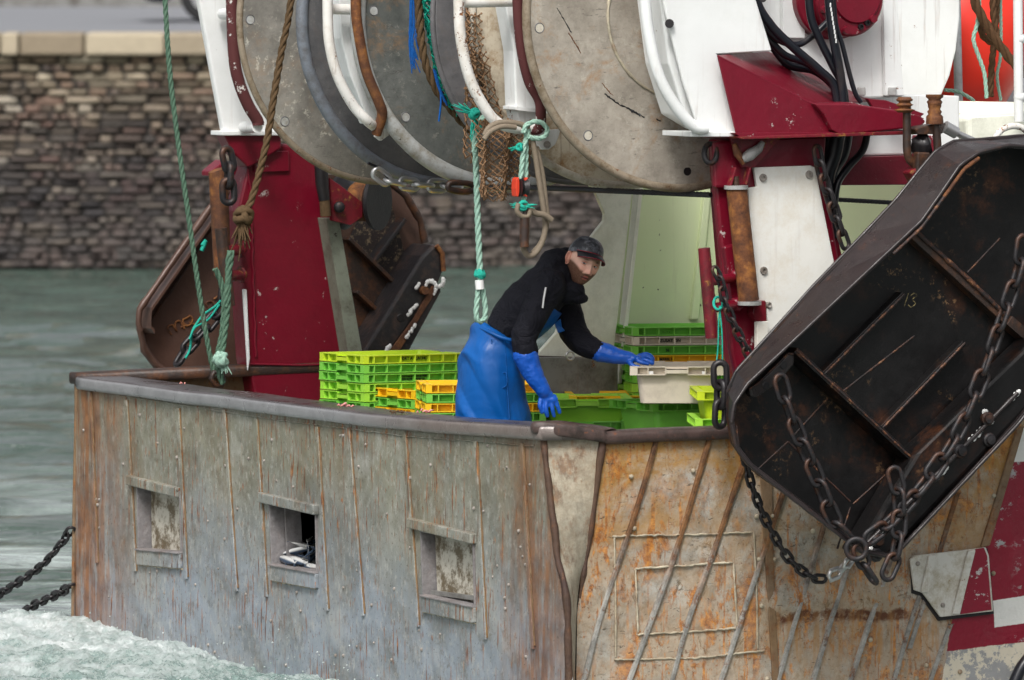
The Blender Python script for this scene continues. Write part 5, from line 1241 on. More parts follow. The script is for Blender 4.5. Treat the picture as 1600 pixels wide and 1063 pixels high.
# ------------------------------------------------ ropes
def rope(L, s, r, name, label, mat, strands=3): return wirerope([PS(x, y, q[0] if q else s) for x, y, *q in L], r, name, label, mat, 'rope', strands, r*9)
rope([(256, -60), (259, 20), (266, 120), (278, 220), (292, 320), (306, 420), (318, 500), (328, 555), (336, 588)], -5.6, .0145, 'green_rope', 'long faded green rope falling past the quay wall to the far rail', 'rope_green')
rope([(336, 420), (345, 440), (350, 470), (347, 520), (340, 560), (345, 595)], -5.45, .016, 'green_rope', 'green rope strand hanging from the left post cleat, outer of two', 'rope_green')
rope([(352, 480), (357, 430), (362, 398), (360, 392), (357, 410), (356, 470), (350, 530), (344, 580), (350, 606)], -5.4, .017, 'green_rope', 'green rope looped over the left post cleat and made fast below', 'rope_green')
def knot(c, r, name, label, mat, tails=(), cat='knot', jit=.5, n=4):
    m = MB(); rnd = random.Random(int(c.x*1000) & 255)
    for k in range(n):
        u = Vector((rnd.uniform(-1, 1), rnd.uniform(-1, 1), rnd.uniform(-1, 1))).normalized(); v = u.orthogonal().normalized(); w_ = u.cross(v)
        m.tube([c+(v*math.cos(a)*1.0+w_*math.sin(a)*.8)*r*.75+u*r*.25*math.sin(a*2) for a in [2*math.pi*i/18 for i in range(18)]], r*.34, 7, closed=True)
    for d, L in tails:
        for q in range(16):
            a = Vector(d).normalized()+Vector((rnd.uniform(-.35, .35), rnd.uniform(-.35, .35), rnd.uniform(-.3, .3)))
            e = c+a*L*rnd.uniform(.6, 1.1); m.tube([c, c.lerp(e, .5)+Vector((rnd.uniform(-.01, .01), 0, .0)), e], [r*.15, r*.12, r*.05], 4)
    return tag(m.build(name, M[mat], None, origin=c), label, cat)
rope([(461, -60), (452, 20), (440, 80), (428, 150), (418, 215), (405, 270), (392, 315), (384, 330)], -3.6, .019, 'brown_rope', 'rough brown rope hanging in front of the leftmost drum disc', 'rope_brown')
knot(PS(380, 338, -3.6), .055, 'brown_knot', 'frayed brown rope knot at the left dark red post', 'rope_brown', [((0.05, 0, -1), .13), ((-.1, 0, -1), .17)])
rope([(740, 175), (742, 220), (745, 300), (748, 380), (750, 425)], -1.2, .016, 'aqua_rope', 'pale green rope hanging straight down behind the man', 'rope_aqua')
knot(PS(750, 428, -1.2), .03, 'aqua_knot', 'turquoise knot on the rope above the man\'s back', 'turq', n=3)
rope([(750, 432), (746, 465), (744, 492), (748, 503), (757, 498), (758, 478), (752, 440)], -1.2, .014, 'aqua_rope', 'pale green rope eye ending at the man\'s waist', 'rope_aqua')
m = MB(); m.tube([PS(749, 438, -1.19), PS(750, 452, -1.19)], .022, 10); tag(m.build('white_tape', M['white'], None, origin=PS(750, 445, -1.19)), 'white tape wound on the hanging pale green rope', 'tape')
knot(PS(741, 178, -1.0), .03, 'turquoise_tassel', 'turquoise twine tassel on the hanging brown net', 'turq', [((-.6, 0, .3), .09), ((.1, 0, -1), .12)])
rope([(764, 178), (750, 190), (743, 215), (741, 240)], -1.1, .015, 'aqua_rope', 'pale green rope end hooked over the white guard rail', 'rope_aqua')
rope([(823, 200), (822, 240), (821, 290), (817, 322)], -.72, .013, 'aqua_rope', 'pale green rope holding the red and black block', 'rope_aqua')
rope([(826, 200), (818, 235), (814, 275), (812, 300)], -.70, .013, 'aqua_rope', 'second pale green rope beside the one holding the block', 'rope_aqua')
rope([(818, 208), (822, 196), (838, 190), (852, 196), (855, 208), (846, 216), (832, 216), (822, 212)], -.68, .013, 'aqua_rope', 'pale green rope turned round the foot of the white guard rail', 'rope_aqua')
knot(PS(812, 230, -.7), .022, 'turquoise_tassel', 'small turquoise tassel below the white guard rail', 'turq', [((-.9, 0, -.2), .05)], n=2)
knot(PS(817, 322, -.66), .028, 'turquoise_tassel', 'turquoise frayed knot under the red and black block', 'turq', [((-1, 0, .1), .05), ((1, 0, 0), .05)], n=3)
def htube(L, s, r, name, label, mat, cat):
    P = curve([PS(x, y, q[0] if q else s) for x, y, *q in L], 8); m = MB(); m.tube(P, r, 12); return tag(m.build(name, M[mat], None, origin=P[0]), label, cat)
htube([(757, 212), (764, 200), (780, 192), (808, 193), (826, 200)], -.7, .014, 'tan_line', 'tan rope wound round the white guard rail', 'hose_tan', 'rope')
htube([(756, 218), (766, 206), (784, 198), (806, 199)], -.68, .013, 'tan_line', 'second tan rope turn below the first on the guard rail', 'hose_tan', 'rope')
htube([(830, 212), (836, 240), (842, 280), (849, 325), (852, 352), (848, 375), (838, 394), (826, 400), (818, 390), (816, 380)], -.70, .014, 'tan_line', 'tan rope loop hanging to the brown handle above the man', 'hose_tan', 'rope')
htube([(838, 230), (847, 270), (853, 320), (855, 345), (846, 378), (832, 396)], -.72, .013, 'tan_line', 'inner tan rope of the hanging loop above the man', 'hose_tan', 'rope')
htube([(824, 322), (836, 333), (850, 336), (862, 344)], -.66, .015, 'tan_line', 'short tan rope end poking out right of the loop', 'hose_tan', 'rope')
hd = empty('hook_handle', PS(820, 385, -.66)); tag(hd, 'dark brown tubular handle hanging on the tan rope above the man', 'handle')
m = MB(); m.tube([PS(820, 340, -.66), PS(819, 386, -.66)], .024, 12); m.build('sleeve', M['rust_dark'], hd, .003)
m = MB(); m.tube([PS(821, 318, -.66), PS(820, 342, -.66)], .013, 10); m.build('shank', M['rust_dark'], hd)
m = MB(); m.tube(curve([PS(x, y, -.65) for x, y in ((810, 318), (808, 330), (815, 338), (825, 338), (829, 328))], 4), .012, 8); m.build('thimble', M['hose_tan'], hd)
bl_ = empty('rope_block', PS(817, 300, -.68)); tag(bl_, 'small red and black rope block above the man', 'block')
orange = NT('orange_red_plastic').done((.62, .05, .02), .4); 
for dx, mt, mt2 in ((-7, orange, 0), (0, M['iron_black'], 0), (7, orange, 0)):
    a = PS(816+dx, 293, -.68); m = MB(); pr = [PS(816+dx+q, y, -.68) for q, y in ((-2, 280), (2, 277), (3, 285), (3, 300), (1, 308), (-2, 307), (-3, 295))]; m.prism(pr, SB*-.05); m.build('cheek', mt, bl_, .003)
m = MB(); m.lathe(PS(816, 293, -.70), FW, [(0, -.02), (.045, -.02), (.03, 0), (.045, .02), (0, .02)], 20); m.build('sheave', M['iron_black'], bl_)
# turquoise lanyards
def twine(L, s, label, mat='turq', r=.004, name='twine'):
    P = curve([PS(x, y, s) for x, y in L], 6); m = MB(); m.tube(P, r, 5); return tag(m.build(name, M[mat], None, origin=P[0]), label, 'twine')
twine([(1126, 478), (1123, 500), (1122, 540), (1119, 572)], .2, 'thin turquoise twine down to the thick chain, left of two'); twine([(1124, 478), (1128, 520), (1129, 572)], .2, 'thin turquoise twine down to the thick chain, right of two')
m = MB(); m.tube([PS(1122+7*math.cos(a), 474+11*math.sin(a)*.9, .17+.04*math.sin(a)) for a in [2*math.pi*k/16 for k in range(16)]], .007, 6, closed=True); tag(m.build('twine', M['turq'], None, origin=PS(1124, 474, .17)), 'turquoise twine lashed round the dark red cleat arm', 'twine')
twine([(345, 470), (335, 480), (318, 492), (308, 505), (300, 520), (297, 545), (290, 560)], -6.4, 'turquoise twine trailing over the brown far door', r=.007)
twine([(343, 476), (325, 500), (305, 512), (296, 530)], -6.38, 'second turquoise twine strand beside the chain on the far door', r=.006)
twine([(322, 376), (316, 384), (320, 380), (315, 392)], -6.3, 'short turquoise twine scrap at the top of the far door', r=.012)
knot(PS(345, 562, -5.35), .045, 'turquoise_tassel', 'faded green knot at the far rail below the left post', 'rope_aqua', [((.4, 0, -1), .08)], n=4)
m = MB(); m.tube([PS(x, y, -5.5) for x, y in ((334, 582), (330, 592), (336, 602), (346, 604), (350, 594), (344, 584))], .014, 8, closed=True); tag(m.build('rusty_eye', M['rust_dark'], None, origin=PS(340, 600, -5.5)), 'rusty steel eye on the far rail where the green ropes end', 'ring')
twine([(575, 255), (590, 262), (601, 272), (610, 282)], -3.0, 'thin black cord tying the bright chain to the leftmost drum', 'hose', .008)
# ropes top right over the red buoy
rope([(1515, -60), (1522, 0), (1545, 45), (1565, 75), (1590, 105), (1620, 125)], -1.5, .026, 'dark_rope', 'thick tarred brown rope slanting across the orange buoy', 'rope_dark')
rope([(1550, -60), (1552, 20), (1558, 60), (1548, 66), (1535, 55), (1530, 35)], -1.6, .018, 'dark_rope', 'brown rope bight hanging in front of the buoy', 'rope_dark')
rope([(1560, -60), (1556, 30), (1550, 100), (1547, 158)], -1.7, .018, 'dark_rope', 'brown rope falling straight down right of the orange buoy', 'rope_dark')
rope([(1535, -60), (1528, 30), (1521, 60), (1528, 85), (1538, 115), (1542, 158)], -1.55, .011, 'aqua_rope', 'thin pale aqua rope curving over the orange buoy', 'rope_aqua')
rope([(1562, -60), (1564, 40), (1563, 90), (1558, 120), (1564, 158)], -1.75, .009, 'aqua_rope', 'thin pale aqua rope hanging right of the orange buoy', 'rope_aqua')
rope([(1476, 141), (1495, 143), (1510, 150), (1525, 160)], -1.9, .010, 'aqua_rope', 'short aqua rope at the foot of the orange buoy', 'rope_aqua')
# buoy
by = empty('mooring_buoy', PS(1500, 160, -2.6)); tag(by, 'big orange red inflatable buoy behind the white drum', 'buoy')
orr = (lambda n: n.done(n.mix(n.noise(3, 5), (.80, .025, .012), (.88, .05, .025)), .32, 0, n.bump(n.noise(6, 4), .1, .02)))(NT('orange_red_pvc'))
cb = PS(1492, 50, -2.9); m = MB(); m.lathe(cb-UP*.50, UP, [(0, 0), (.10, .01), (.25, .12), (.36, .30), (.385, .5), (.35, .70), (.24, .85), (.08, .92), (.06, .98), (0, .98)], 48, round=True); m.build('buoy_body', orr, by)
m = MB(); m.tube([cb+UP*.44+(FW*math.cos(a)+UP*math.sin(a))*.05 for a in [2*math.pi*k/14 for k in range(14)]], .018, 8, closed=True); m.build('buoy_eye', M['net_blue'], by)
# hydraulic hoses
def hose(L, s, r, label): P = curve([PS(x, y, q[0] if q else s) for x, y, *q in L], 10); m = MB(); m.tube(P, r, 12); tag(m.build('hydraulic_hose', M['hose'], None, origin=P[0]), label, 'hose')
H = 'black hydraulic hose '
hose([(1178, -60), (1182, 0), (1205, 40), (1240, 75), (1278, 108), (1305, 140), (1310, 215)], -.12, .022, H+'sweeping down from the white leg, topmost of the bundle')
hose([(1190, 38), (1215, 62), (1245, 70), (1268, 58), (1285, 42), (1300, 28)], -.20, .016, H+'curling up to the red motor')
hose([(1194, 52), (1225, 85), (1262, 100), (1300, 130), (1318, 160)], -.22, .018, H+'lying low behind the red arm')
hose([(1198, 60), (1230, 100), (1270, 110), (1296, 128), (1312, 150)], -.30, .020, H+'undermost of the bundle behind the red arm')
hose([(1262, -60), (1266, 20), (1280, 60), (1300, 100), (1318, 140), (1322, 200)], -.14, .020, H+'hanging left of the red motor face')
hose([(1292, -60), (1296, 10), (1302, 60), (1310, 100), (1316, 140), (1318, 190)], -.10, .022, H+'with white lettering, crossing the red motor')
hose([(1300, -60), (1305, 30), (1316, 70), (1326, 110), (1336, 145), (1345, 160)], -.12, .012, H+'thin, right of the lettered one')
hose([(1306, 205), (1300, 240), (1288, 280), (1293, 330), (1297, 372)], -.40, .05, H+'thick, dropping below the red arm')
hose([(1356, 205), (1348, 235), (1325, 262), (1308, 290), (1302, 340)], -.35, .018, H+'curving forward below the red arm')
hose([(1322, 205), (1316, 240), (1300, 270), (1300, 310)], -.45, .035, H+'second thick one below the red arm')
tw = MB(); p0 = PS(1297, 20, -.39)
wt = MB()
for k in range(9): 
    p = PS(1297.5+k*1.1, 8+k*7, -.065); wt.box(p, (.006, .004, .02), (FW, SB, UP))
tag(wt.build('hose_lettering', M['white'], None, origin=PS(1297, 8, -.065)), 'white printed marks along the lettered hydraulic hose', 'lettering')

# ------------------------------------------------ nets
def netting(P00, P10, P01, P11, nu, nv, name, label, mat, r=.0032, wav=.03, seed=1, fray=0, parent=None):
    rnd = random.Random(seed); G_ = {}
    def pt(i, j):
        if (i, j) not in G_:
            u = i/nu; v = j/nv; p = P00.lerp(P10, u).lerp(P01.lerp(P11, u), v)
            p = p+SB*wav*math.sin(u*14+v*2)+Vector((rnd.uniform(-1, 1), rnd.uniform(-1, 1), rnd.uniform(-1, 1)))*.006; G_[i, j] = p
        return G_[i, j]
    m = MB()
    for j in range(nv):
        for i in range(nu+1):
            if (i+j) % 2: continue
            if rnd.random() < .03: continue
            if fray and v_(i/nu, (j+1)/nv): continue
            for di in (-1, 1):
                if 0 <= i+di <= nu:
                    m.tube([pt(i, j), pt(i+di, j+1)], r, 4, caps=False)
            m.ball(pt(i, j), r*2.0, None, 5, 3)
    if parent: return m.build(name, M[mat], parent)
    return tag(m.build(name, M[mat], None, origin=P00), label, 'net')
def v_(u, v): return v > .78+.22*math.sin(u*3.1+.2)*1.0
netting(PS(738, 190, -.95), PS(830, 190, -.95), PS(752, 330, -.95), PS(815, 300, -.95), 26, 22, 'brown_net', 'torn brown net hanging below the white guard rail, right piece', 'net_brown', seed=3, fray=1, wav=.05)
netting(PS(742, 185, -.99), PS(822, 188, -.99), PS(745, 322, -.99), PS(822, 318, -.99), 22, 20, 'brown_net', 'inner layer of the torn brown net below the guard rail', 'net_brown', seed=13, fray=1, wav=.06)
netting(PS(726, 0, -1.25), PS(745, 0, -1.25), PS(725, 245, -1.25), PS(748, 262, -1.25), 9, 34, 'brown_net', 'narrow brown net strip beside the cream disc', 'net_brown', seed=4, wav=.03)
netting(PS(728, 20, -1.22), PS(746, 20, -1.22), PS(726, 150, -1.22), PS(756, 190, -1.22), 10, 26, 'brown_net', 'brown net bunched against the cream disc, left edge', 'net_brown', seed=14, wav=.04)
netting(PS(735, 80, -1.2), PS(752, 80, -1.2), PS(740, 200, -1.2), PS(790, 215, -1.2), 14, 22, 'brown_net', 'brown net bunched behind the white guard rail, left piece', 'net_brown', seed=6, wav=.04)
netting(PS(650, -20, -2.0), PS(680, -20, -1.85), PS(686, 140, -2.0), PS(716, 182, -1.85), 14, 34, 'green_net', 'green net wound on the middle drum', 'net_green', seed=5, wav=.03, r=.0038)
netting(PS(652, -20, -1.9), PS(676, -20, -1.82), PS(690, 142, -1.9), PS(716, 180, -1.82), 9, 22, 'green_net', 'second layer of green net beside the tan headline rope', 'net_green', seed=15, wav=.04, r=.004)
m = MB(); rnd = random.Random(8)
for k in range(16): 
    a = rnd.uniform(-7, 7); q = rnd.uniform(-22, 4); L = [(647+a, -20), (648+a+rnd.uniform(-3, 3), 40+rnd.uniform(-5, 5)), (646+a+rnd.uniform(-2, 2), 78+q), (650+a+rnd.uniform(-6, 8), 112+q)]
    m.tube(curve([PS(x, y, -1.98) for x, y in L], 4), .0028, 4)
tag(m.build('blue_twine', M['net_blue'], None, origin=PS(648, 0, -2)), 'bundle of blue twine hanging left of the green net', 'twine')
m = MB(); [m.tube(curve([PS(x+rnd.uniform(-2, 2), y, -1.85) for x, y in L], 4), .005, 4) for L in ([(680, 110), (688, 150), (684, 190)], [(682, 115), (690, 140), (700, 165)], [(678, 108), (684, 135), (694, 160)])]
tag(m.build('blue_twine', M['net_blue'], None, origin=PS(688, 150, -1.85)), 'loose blue twine end trailing below the green net', 'twine')
rope([(652, -40), (655, 20), (658, 60), (665, 100), (682, 140), (706, 172), (732, 200), (765, 225)], -1.95, .022, 'net_headline', 'tan bound headline rope along the edge of the green net', 'rope_brown')
# fish in the open port and scraps on the rail
fm = (lambda n: n.done(n.mix(n.math('MULTIPLY', n.math('ADD', n.sep()[2], .004), 120, clamp=True), (.72, .72, .70), (.05, .08, .13)), .22, .3))(NT('herring_skin'))
def fish(p, d, L, roll=0, label=None):
    m = MB(); n = 9; P = []; rr = []
    for i in range(n): t = i/(n-1); P.append(Vector((L*(t-.5), 0, 0))); rr.append(max(.0015, L*.10*math.sin(math.pi*min(1, t*.94+.03))**.7))
    m.tube(P, rr, 10)
    m.v = [Vector((v.x, v.y*.55, v.z)) for v in m.v]
    m.prism([Vector((L*.46, -.0007, 0)), Vector((L*.60, -.0007, L*.09)), Vector((L*.56, -.0007, 0)), Vector((L*.60, -.0007, -L*.09))], Vector((0, .0014, 0)))
    m.prism([Vector((-.0, -.0007, L*.08)), Vector((L*.12, -.0007, L*.15)), Vector((L*.14, -.0007, L*.07))], Vector((0, .0014, 0)))
    o = m.build('fish', fm, None, world=False); o.location = p; x = Vector(d).normalized(); y = x.cross(UP).normalized(); z = x.cross(y)
    o.rotation_euler = (Matrix((x, y, x.cross(y))).transposed() @ Matrix.Rotation(roll, 3, 'X')).to_euler()
    return tag(o, label, 'fish', 'fish piled in the open stern port')
rnd = random.Random(4); zf = PA(427, 884, 0).z
F0 = 'small silver fish lying in the heap inside the open middle port'
for k in range(26):
    if k < 4:
        px, py = [(448, 879), (462, 880), (475, 886), (488, 891)][k]; p = PA(px, py, .03+.02*k)+UP*.012; fish(p, SB+FW*rnd.uniform(-.2, .3)+UP*-.08, .21, rnd.uniform(-.6, .2), ['dark-backed fish at the left end of the sill of the open port', 'second dark-backed fish from the left on the open port sill', 'third fish from the left on the open port sill', 'pale-bellied fish hanging over the right end of the open port sill'][k])
    else:
        t = rnd.random(); px = 452+rnd.random()*46; base = 876; h = rnd.random(); py = base-(px-448)*.0-h*34*(.4+.6*(px-452)/46)
        p = PA(px, py, .10+.28*rnd.random()); 
        fish(p, Vector((rnd.uniform(-1, 1), rnd.uniform(-1, 1), rnd.uniform(-.5, .5))), rnd.uniform(.13, .2), rnd.uniform(-3, 3), F0)
hp = MB(); hp.ball(PA(478, 886, .34)+UP*.0, .13, (1.3, .8, 1.0), 16, 10, ax=(SB, FW, UP), jit=.4); tag(hp.build('fish_heap', (lambda n: n.done(n.mix(n.st(n.noise(25, 5), .45, .6), (.06, .07, .09), (.60, .60, .58)), .3))(NT('fish_heap_silver')), None, origin=PA(478, 886, .34)), 'mass of silvery fish deep inside the open port', 'fish', kind='stuff')
pink = NT('pink_fish_scrap').done((.55, .22, .20), .4, Subsurface_Weight=.1)
for i, (x, y, c, lb) in enumerate([(541, 640, 0, 'pink fish scrap on the dark stern rail, leftmost'), (620, 650, 1, 'tan stringy fish scrap lying on the stern rail between two pink ones'), (663, 649, 0, 'pink fish scrap on the stern rail, rightmost of the row'), (293, 605, 0, 'tiny pale pink scrap on the rail near the left post')]):
    m = MB(); c0 = PA(x, y-3, .03); rr = random.Random(i)
    for k in range(9 if i < 3 else 2):
        a = c0+Vector((rr.uniform(-.03, .03), rr.uniform(-.02, .02), rr.uniform(0, .012))); b = a+Vector((rr.uniform(-.03, .03), 0, rr.uniform(-.006, .012))); m.tube([a, (a+b)/2+UP*.004, b], [.003, .006, .002], 6)
    tag(m.build('fish_scrap', pink if not c else M['rope_brown'], None, origin=c0), lb, 'scrap')
# ------------------------------------------------------------------ fish crates
CL, CW, CH, PIT = .60, .46, .185, .0475
CM = {}
def crate_meshes(col):
    if col in CM: return CM[col]
    hw, hl = CW/2, CL/2; bh = .043; t = .005; ins = .030; mt = CR[col]
    m = MB(); X = Vector((1, 0, 0)); Y = Vector((0, 1, 0)); ax = (X, Y, UP)
    # tub: tapered thin-walled open box with radiused corners
    def ring(l, w_, z, r, k=4):
        P = []
        for cx, cy, a0 in ((l-r, w_-r, 0), (-l+r, w_-r, 90), (-l+r, -w_+r, 180), (l-r, -w_+r, 270)):
            for i in range(k+1): a = R_(a0+90*i/k); P.append(Vector((cx+r*math.cos(a), cy+r*math.sin(a), z)))
        return P
    rs = [ring(hl-ins, hw-ins, CH-.002, .03), ring(hl-ins-.005, hw-ins-.005, CH-bh-.01, .03), ring(hl-.052, hw-.052, .004, .04), ring(hl-.060, hw-.060, 0, .04),
          ring(hl-.064, hw-.064, .006, .04), ring(hl-ins-.010, hw-ins-.010, CH-bh-.01, .026), ring(hl-ins-.005, hw-ins-.005, CH-.002, .026)]
    n = len(rs[0]); vs = [p for r in rs for p in r]; fs = []
    for i in range(len(rs)-1):
        if i == 3: continue
        for k in range(n): fs.append((i*n+k, (i+1)*n+k, (i+1)*n+(k+1) % n, i*n+(k+1) % n))
    fs.append(tuple(3*n+k for k in range(n))[::-1]); fs.append(tuple(4*n+k for k in range(n)))
    for k in range(n): fs.append((k, (k+1) % n, 6*n+(k+1) % n, 6*n+k))
    m.add(vs, fs); tub = m.build('tub', mt, None, world=False)
    # rim band: two flanges joined by upright fins, with a hand hole recess at each short end
    m = MB(); nt = .055
    def seg(x0, x1, y0, y1, z0, z1): m.box(((x0+x1)/2, (y0+y1)/2, (z0+z1)/2), (x1-x0, y1-y0, z1-z0))
    for z in (CH-t, CH-bh):
        for sy in (-1, 1): seg(-hl, hl, *sorted((sy*(hw-ins-.004), sy*hw)), z, z+t)
        for sx in (-1, 1):
            for sy in (-1, 1):
                seg(*sorted((sx*(hl-ins-.004), sx*hl)), *sorted((sy*nt, sy*(hw-ins-.004))), z, z+t)
    for sx in (-1, 1):   # lowered grip in the middle of the short end
        seg(*sorted((sx*(hl-ins-.004), sx*(hl-.002))), -nt, nt, CH-.016, CH-.012); seg(*sorted((sx*(hl-.006), sx*(hl-.002))), -nt, nt, CH-.034, CH-.012)
    for sy in (-1, 1):
        for f in (-1, -.955, -.80, -.55, -.28, 0, .28, .55, .80, .955, 1):
            x = f*(hl-.0035); seg(x-.003, x+.003, *sorted((sy*(hw-ins-.002), sy*(hw-.001))), CH-bh+t, CH-t)
    for sx in (-1, 1):
        for f in (-1, -.86, -.62, -nt/hw, nt/hw, .62, .86, 1):
            y = f*(hw-.0035); seg(*sorted((sx*(hl-ins-.002), sx*(hl-.001))), y-.003, y+.003, CH-bh+t, CH-t)
    rim = m.build('rim_band', mt, None, world=False)
    CM[col] = (tub.data, rim.data); bpy.data.objects.remove(tub); bpy.data.objects.remove(rim); return CM[col]
def crate(P, col, label, corner=(-1, -1), yaw=0, drop=0, name='fish_crate', group='plastic fish crates on deck'):
    a = YAW+R_(yaw); c = Vector((corner[0]*CL/2, corner[1]*CW/2, CH)); c.rotate(Matrix.Rotation(a, 3, 'Z'))
    o = empty(name, P-c-UP*drop, a); tag(o, label, 'crate', group)
    for nm, me in zip(('tub', 'rim_band'), crate_meshes(col)):
        q = bpy.data.objects.new(nm, me); COL.objects.link(q); q.parent = o
    return o
def stack(P, cols, where, corner=(-1, -1), yaw=0, base=True):
    out = []; names = ['topmost', 'second from top', 'third from top', 'fourth from top', 'fifth from top', 'sixth from top', 'seventh from top', 'eighth from top', 'ninth from top']
    cn = {'lime': 'lime green', 'green': 'green', 'deep': 'deep green', 'yellow': 'yellow', 'beige': 'beige', 'light': 'light green', 'acid': 'yellow-green'}
    for i, c in enumerate(cols):
        lb = f'{cn[c]} crate, {names[i]}, stack {where}' if len(cols) > 1 else f'{cn[c]} crate {where}'
        j = (random.uniform(-.004, .004) if i else 0)
        out.append(crate(P+FW*j+SB*j*.5, c, lb, corner, yaw+random.uniform(-.4, .4), PIT*i))
    low = out[-1]; z = low.location.z
    if base and z > zd+.02:
        m = MB(); c = Vector((low.location.x, low.location.y, (z-.003+zd)/2)); a = low.rotation_euler.z
        m.box(c, (CL*.9, CW*.9, z-.003-zd), (Vector((math.cos(a), math.sin(a), 0)), Vector((-math.sin(a), math.cos(a), 0)), UP)); part(m, 'hatch_box', M['deckgrey'], bevel=.01)
    return out
s1 = stack(PS(568, 556, -3.45), ['lime', 'green', 'green', 'light', 'light', 'green', 'deep'], 'against the left dark red post', yaw=3)
s2 = stack(PS(648, 611, -3.0), ['yellow', 'green', 'yellow', 'green'], 'of yellow and green left of the man', yaw=3)
s3 = stack(PS(989, 512, -3.05), ['green', 'beige', 'green', 'yellow', 'green', 'deep', 'light', 'deep', 'green'], 'beside the pale green plate', yaw=-13)
s3b = stack(PS(1140, 506, -3.02), ['green', 'beige', 'green', 'yellow', 'green', 'deep', 'light'], 'behind the dark red cleat at right', yaw=-13)
s4 = stack(PY(853, 600, 55.5), ['yellow', 'green', 'yellow', 'green', 'beige'], 'just right of the man\'s overalls', corner=(1, -1), yaw=-20)
pb = PY(984, 573, 54.8)
beige = stack(pb, ['beige'], 'standing tall on the deep green one under the man\'s far glove', corner=(-1, 1), yaw=62, base=False)[0]
pd = PY(1020, 630, 54.65); zt_ = beige.location.z-.002
for i in range(6): pd = CAM+(pd-CAM)*((CAM.z-zt_)/(CAM.z-pd.z))
stack(pd, ['green'], 'under the tall beige one', yaw=0)
lg = stack(PY(846, 624, 55.65), ['light'], 'behind the man\'s near glove', corner=(-1, 1), yaw=66, base=False)[0]
stack(PY(890, 619, 56.1), ['yellow'], 'between the light green and deep green ones', corner=(-1, 1), yaw=66)
stack(PY(838, 659, 55.5), ['green', 'lime'], 'low beneath the light green one', corner=(-1, 1), yaw=64)
ac = stack(PY(1089, 612, 54.2), ['acid'], 'at the right behind the very thick chain', corner=(-1, 1), yaw=66, base=False)[0]
stack(PY(1086, 655, 54.18), ['light'], 'lowest at the right under the yellow-green one', corner=(-1, 1), yaw=66)
def side_text(cr, body, size, x, z, col=M['ink'], nm='lettering'):
    p = wmat(cr) @ Vector((x, -CW/2+.030-.004, z)); ux = wmat(cr).to_3x3() @ Vector((1, 0, 0)); return text_mesh(body, size, nm, col, p, ux, UP, .001, cr, .0006)
side_text(s1[0], 'PORT ARCACHON', .0205, -.075, CH-.028)
side_text(s1[2], 'VAL LE G MAREE - PORT EN BESSIN', .0105, -.078, CH-.020); side_text(s1[2], 'MAREES HILDER B GROUPE 315', .0105, -.078, CH-.033)
side_text(s3[1], 'ZUSATION', .022, -.155, CH-.029); side_text(s3[3], 'MAREL 83', .018, -.15, CH-.028); side_text(s3[0], '- . - -', .02, -.14, CH-.030); side_text(s3[2], '36', .02, -.12, CH-.030)
wl_ = NT('white_label').done((.8, .8, .78), .5)
for y in (.125, -.135):
    m = MB(); p = wmat(beige) @ Vector((-CL/2+.016, y, CH-.033)); u = wmat(beige).to_3x3() @ Vector((0, 1, 0)); nrm_ = wmat(beige).to_3x3() @ Vector((-1, 0, 0))
    m.box(p, (.022, .012, .018), (u, nrm_, UP)); m.build('white_label', wl_, beige, .002)
# ------------------------------------------------------------------ the fisherman
MY = 54.9
def MP(x, y, d=0): return PY(x, y, MY+d)
YA = Vector((0, 1, 0))
def eloft(m, spec, seg=28, arc=None, grow=0, caps=True):
    """spec rows: (px, py, dY, half width in the picture plane, half width in depth)"""
    P = [MP(*r[:3]) for r in spec]; n = len(P)
    C = curve(P, 5); k = len(C); 
    def interp(col):
        out = []
        for i in range(k):
            u = i/(k-1)*(n-1); a = int(min(n-2, u)); f = u-a; f2 = f*f*(3-2*f); out.append(spec[a][col]*(1-f2)+spec[a+1][col]*f2)
        return out
    h1, h2 = interp(3), interp(4); vs = []
    A = [2*math.pi*j/seg for j in range(seg)] if not arc else [R_(arc[0])+(R_(arc[1]-arc[0]))*j/(seg-1) for j in range(seg)]
    for i, c in enumerate(C):
        t = (C[min(i+1, k-1)]-C[max(0, i-1)]).normalized(); n1 = YA.cross(t).normalized()*-1; n1 = n1 if True else n1; n2 = t.cross(n1).normalized()
        for a in A: vs.append(c+n1*((h1[i]+grow)*math.cos(a))+n2*((h2[i]+grow)*math.sin(a)))
    fs = []
    L = len(A)
    for i in range(k-1):
        for j in range(L if not arc else L-1): fs.append((i*L+j, i*L+(j+1) % L, (i+1)*L+(j+1) % L, (i+1)*L+j))
    if caps and not arc: fs.append(tuple(range(L))[::-1]); fs.append(tuple((k-1)*L+j for j in range(L)))
    m.add(vs, fs, 0, True)
def limb(m, spec, seg=18):
    """rows (px,py,dY,r)"""
    n = len(spec); P = [MP(*r[:3]) for r in spec]; C = curve(P, 6); k = len(C); rr = []
    for i in range(k):
        u = i/(k-1)*(n-1); a = int(min(n-2, u)); f = u-a; rr.append(spec[a][3]*(1-f)+spec[a+1][3]*f)
    m.tube(C, rr, seg); m.ball(C[0], rr[0]*.99, None, seg, 10); m.ball(C[-1], rr[-1]*.99, None, seg, 10)
